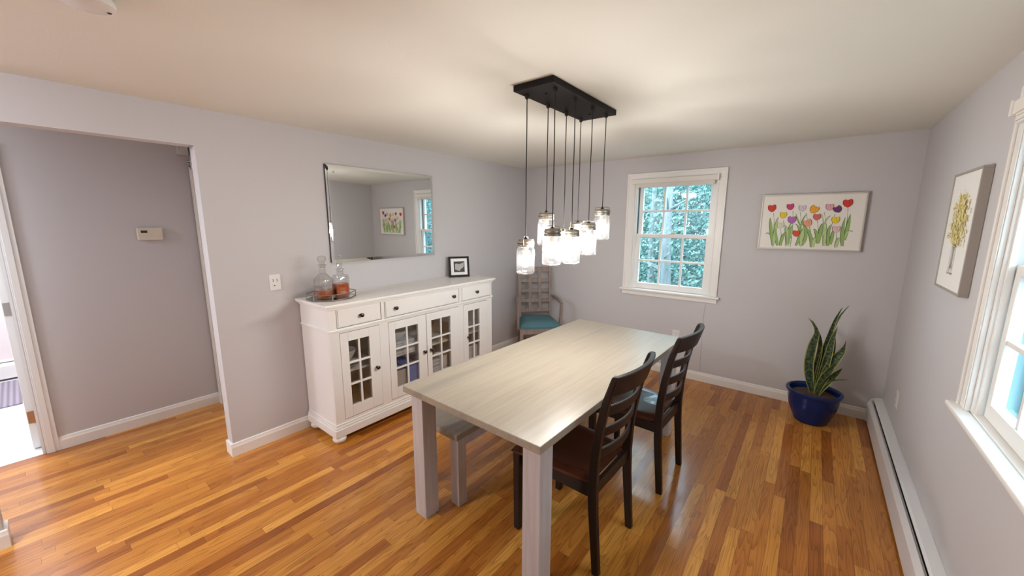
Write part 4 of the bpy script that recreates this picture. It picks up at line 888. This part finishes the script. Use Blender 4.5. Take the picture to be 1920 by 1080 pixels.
# smoke detector at the top left of the view: a bracket plate and an offset head
t = thing('smoke_detector', 'white round smoke detector on the ceiling near the hallway opening', 'smoke detector', (1.205, 0.20, H))
obj('base_plate', lathe(bmesh.new(), [(0.0, -0.010), (0.066, -0.010), (0.072, -0.004), (0.072, 0.0)], 40, (1.175, 0.175, H)), MAT['plastic'], t, smooth=True)
hd = bmesh.new(); lathe(hd, [(0.0, -0.038), (0.050, -0.037), (0.062, -0.031), (0.064, -0.020), (0.060, -0.010), (0.040, -0.010)], 40, (1.228, 0.222, H)); obj('head', hd, MAT['plastic'], t, smooth=True)
obj('test_button', lathe(bmesh.new(), [(0.0, -0.0395), (0.005, -0.0390), (0.006, -0.036)], 16, (1.226, 0.268, H)), MAT['slot'], t, smooth=True)

# ------------------------------------------------------------------ fill light added behind the viewer, shaped like a ceiling fixture
t = thing('rear_fill_light', 'round frosted fill light added on the ceiling behind the viewer', 'fill light', (0.62, -1.15, H))
obj('mount', lathe(bmesh.new(), [(0.0, -0.02), (0.17, -0.02), (0.17, 0.0)], 40, (0.62, -1.15, H)), MAT['chrome'], t, smooth=True)
obj('fill_dome', lathe(bmesh.new(), [(0.0, -0.10), (0.06, -0.096), (0.11, -0.08), (0.145, -0.05), (0.155, -0.02)], 40, (0.62, -1.15, H)), emit('frosted_fill_glow', (0.94, 0.97, 1.05), REAR_FILL/3.0), t, smooth=True)

# ------------------------------------------------------------------ outside: lawn and trees
o = struct('ground', B((-14, 18, -12, 24, -0.95, -0.75)), MAT['lawn'])
def tree(x, y, h, r, lean, seed, label, mat, n_leaf, crown_r, z_lo, trunk=True):
    rg = random.Random(seed); t = thing('tree', label, 'tree', (x, y, -0.75), 0, 'trees outside the windows')
    b = bmesh.new(); pts = [(x+lean*s*h+0.04*sin(5*s+seed), y+0.03*cos(4*s+seed), -0.75+h*s) for s in [k/8 for k in range(9)]]
    tube(b, pts, [r*(1-0.55*k/8) for k in range(9)], 10)
    for k in range(9):
        s = rg.uniform(0.25, 0.95); i = int(s*8); px_, py_, pz_ = pts[i]; a = rg.uniform(0, 2*pi); ln = rg.uniform(0.5, 1.3)*crown_r*0.7
        tube(b, [(px_, py_, pz_), (px_+ln*0.5*cos(a), py_+ln*0.5*sin(a), pz_+ln*0.22), (px_+ln*cos(a), py_+ln*sin(a), pz_+ln*0.35)], [r*0.22, r*0.13, r*0.05], 6)
    obj('trunk', b, MAT['bark'], t, smooth=True)
    vs, fs = [], []
    for k in range(n_leaf):
        a = rg.uniform(0, 2*pi); rr = crown_r*math.sqrt(rg.random()); z = rg.uniform(z_lo, h-0.75+0.3)
        c = Vector((rr*cos(a), rr*sin(a)*0.8, z+0.75)); s = rg.uniform(0.016, 0.042)
        q = Vector((rg.gauss(0, 1), rg.gauss(0, 1), rg.gauss(0, 1))).normalized(); e = q.orthogonal().normalized()*s; g_ = q.cross(e).normalized()*s*0.7
        i = len(vs); vs += [c+e, c+g_, c-e, c-g_]; fs.append((i, i+1, i+2, i+3))
    me = bpy.data.meshes.new('foliage'); me.from_pydata(vs, [], fs); me.materials.append(MAT[mat])
    fo = bpy.data.objects.new('foliage', me); COL.objects.link(fo); fo.parent = t
tree(1.10, 6.6, 4.1, 0.10, 0.01, 1, 'pale grey trunk standing close outside the back window', 'leafout', 1680, 1.2, 0.2)
tree(0.60, 7.6, 4.1, 0.07, -0.02, 2, 'slim grey trunk at the left of the view through the back window', 'leafout', 6000, 1.4, -0.6)
tree(1.75, 9.0, 4.1, 0.06, 0.03, 3, 'thin leaning tree further out behind the back window', 'leafout2', 13200, 1.5, -0.7)
tree(0.30, 10.6, 4.1, 0.09, 0.0, 4, 'leafy tree at the back of the view through the back window', 'leafout2', 21600, 2.1, -0.7)
tree(-1.6, 9.6, 4.1, 0.10, 0.0, 5, 'bushy tree far left outside the back window', 'leafout', 19200, 1.9, -0.7)
tree(3.4, 10.2, 4.1, 0.10, 0.0, 6, 'bushy tree outside beyond the tulip picture wall', 'leafout2', 14400, 1.9, -0.7)
tree(4.44, 4.6, 4.1, 0.035, 0.0, 7, 'slim dark trunk close outside the right window', 'leafout2', 1200, 0.9, 1.2)
tree(5.38, 7.8, 4.1, 0.13, 0.0, 8, 'thick trunk outside the right window', 'leafout2', 19200, 2.0, -0.7)
tree(7.6, 4.8, 4.1, 0.10, 0.0, 9, 'leafy tree further out from the right window', 'leafout', 16800, 1.9, -0.7)
tree(8.6, 8.4, 4.1, 0.10, 0.0, 10, 'bushy tree far out beyond the right window', 'leafout2', 16800, 2.1, -0.7)
# dense wood far behind: leaves nobody could count
rg = random.Random(42); vs, fs = [], []
for k in range(70000):
    if k % 2: x, y = rg.uniform(-7, 4.5), rg.uniform(13.5, 15.5)
    else: x, y = rg.uniform(11, 13), rg.uniform(2, 15)
    c = Vector((x, y, rg.uniform(-0.75, 3.9))); q = Vector((rg.gauss(0, 1), rg.gauss(0, 1), rg.gauss(0, 1))).normalized()
    sz = rg.uniform(0.04, 0.11); e = q.orthogonal().normalized()*sz; g_ = q.cross(e).normalized()*sz*0.7
    i = len(vs); vs += [c+e, c+g_, c-e, c-g_]; fs.append((i, i+1, i+2, i+3))
me = bpy.data.meshes.new('woodland_foliage'); me.from_pydata(vs, [], fs); me.materials.append(MAT['leafout2'])
wf = bpy.data.objects.new('woodland_foliage', me); COL.objects.link(wf); wf['kind'] = 'stuff'
tag(wf, 'dense blue-green woodland leaves far beyond the windows', 'foliage')
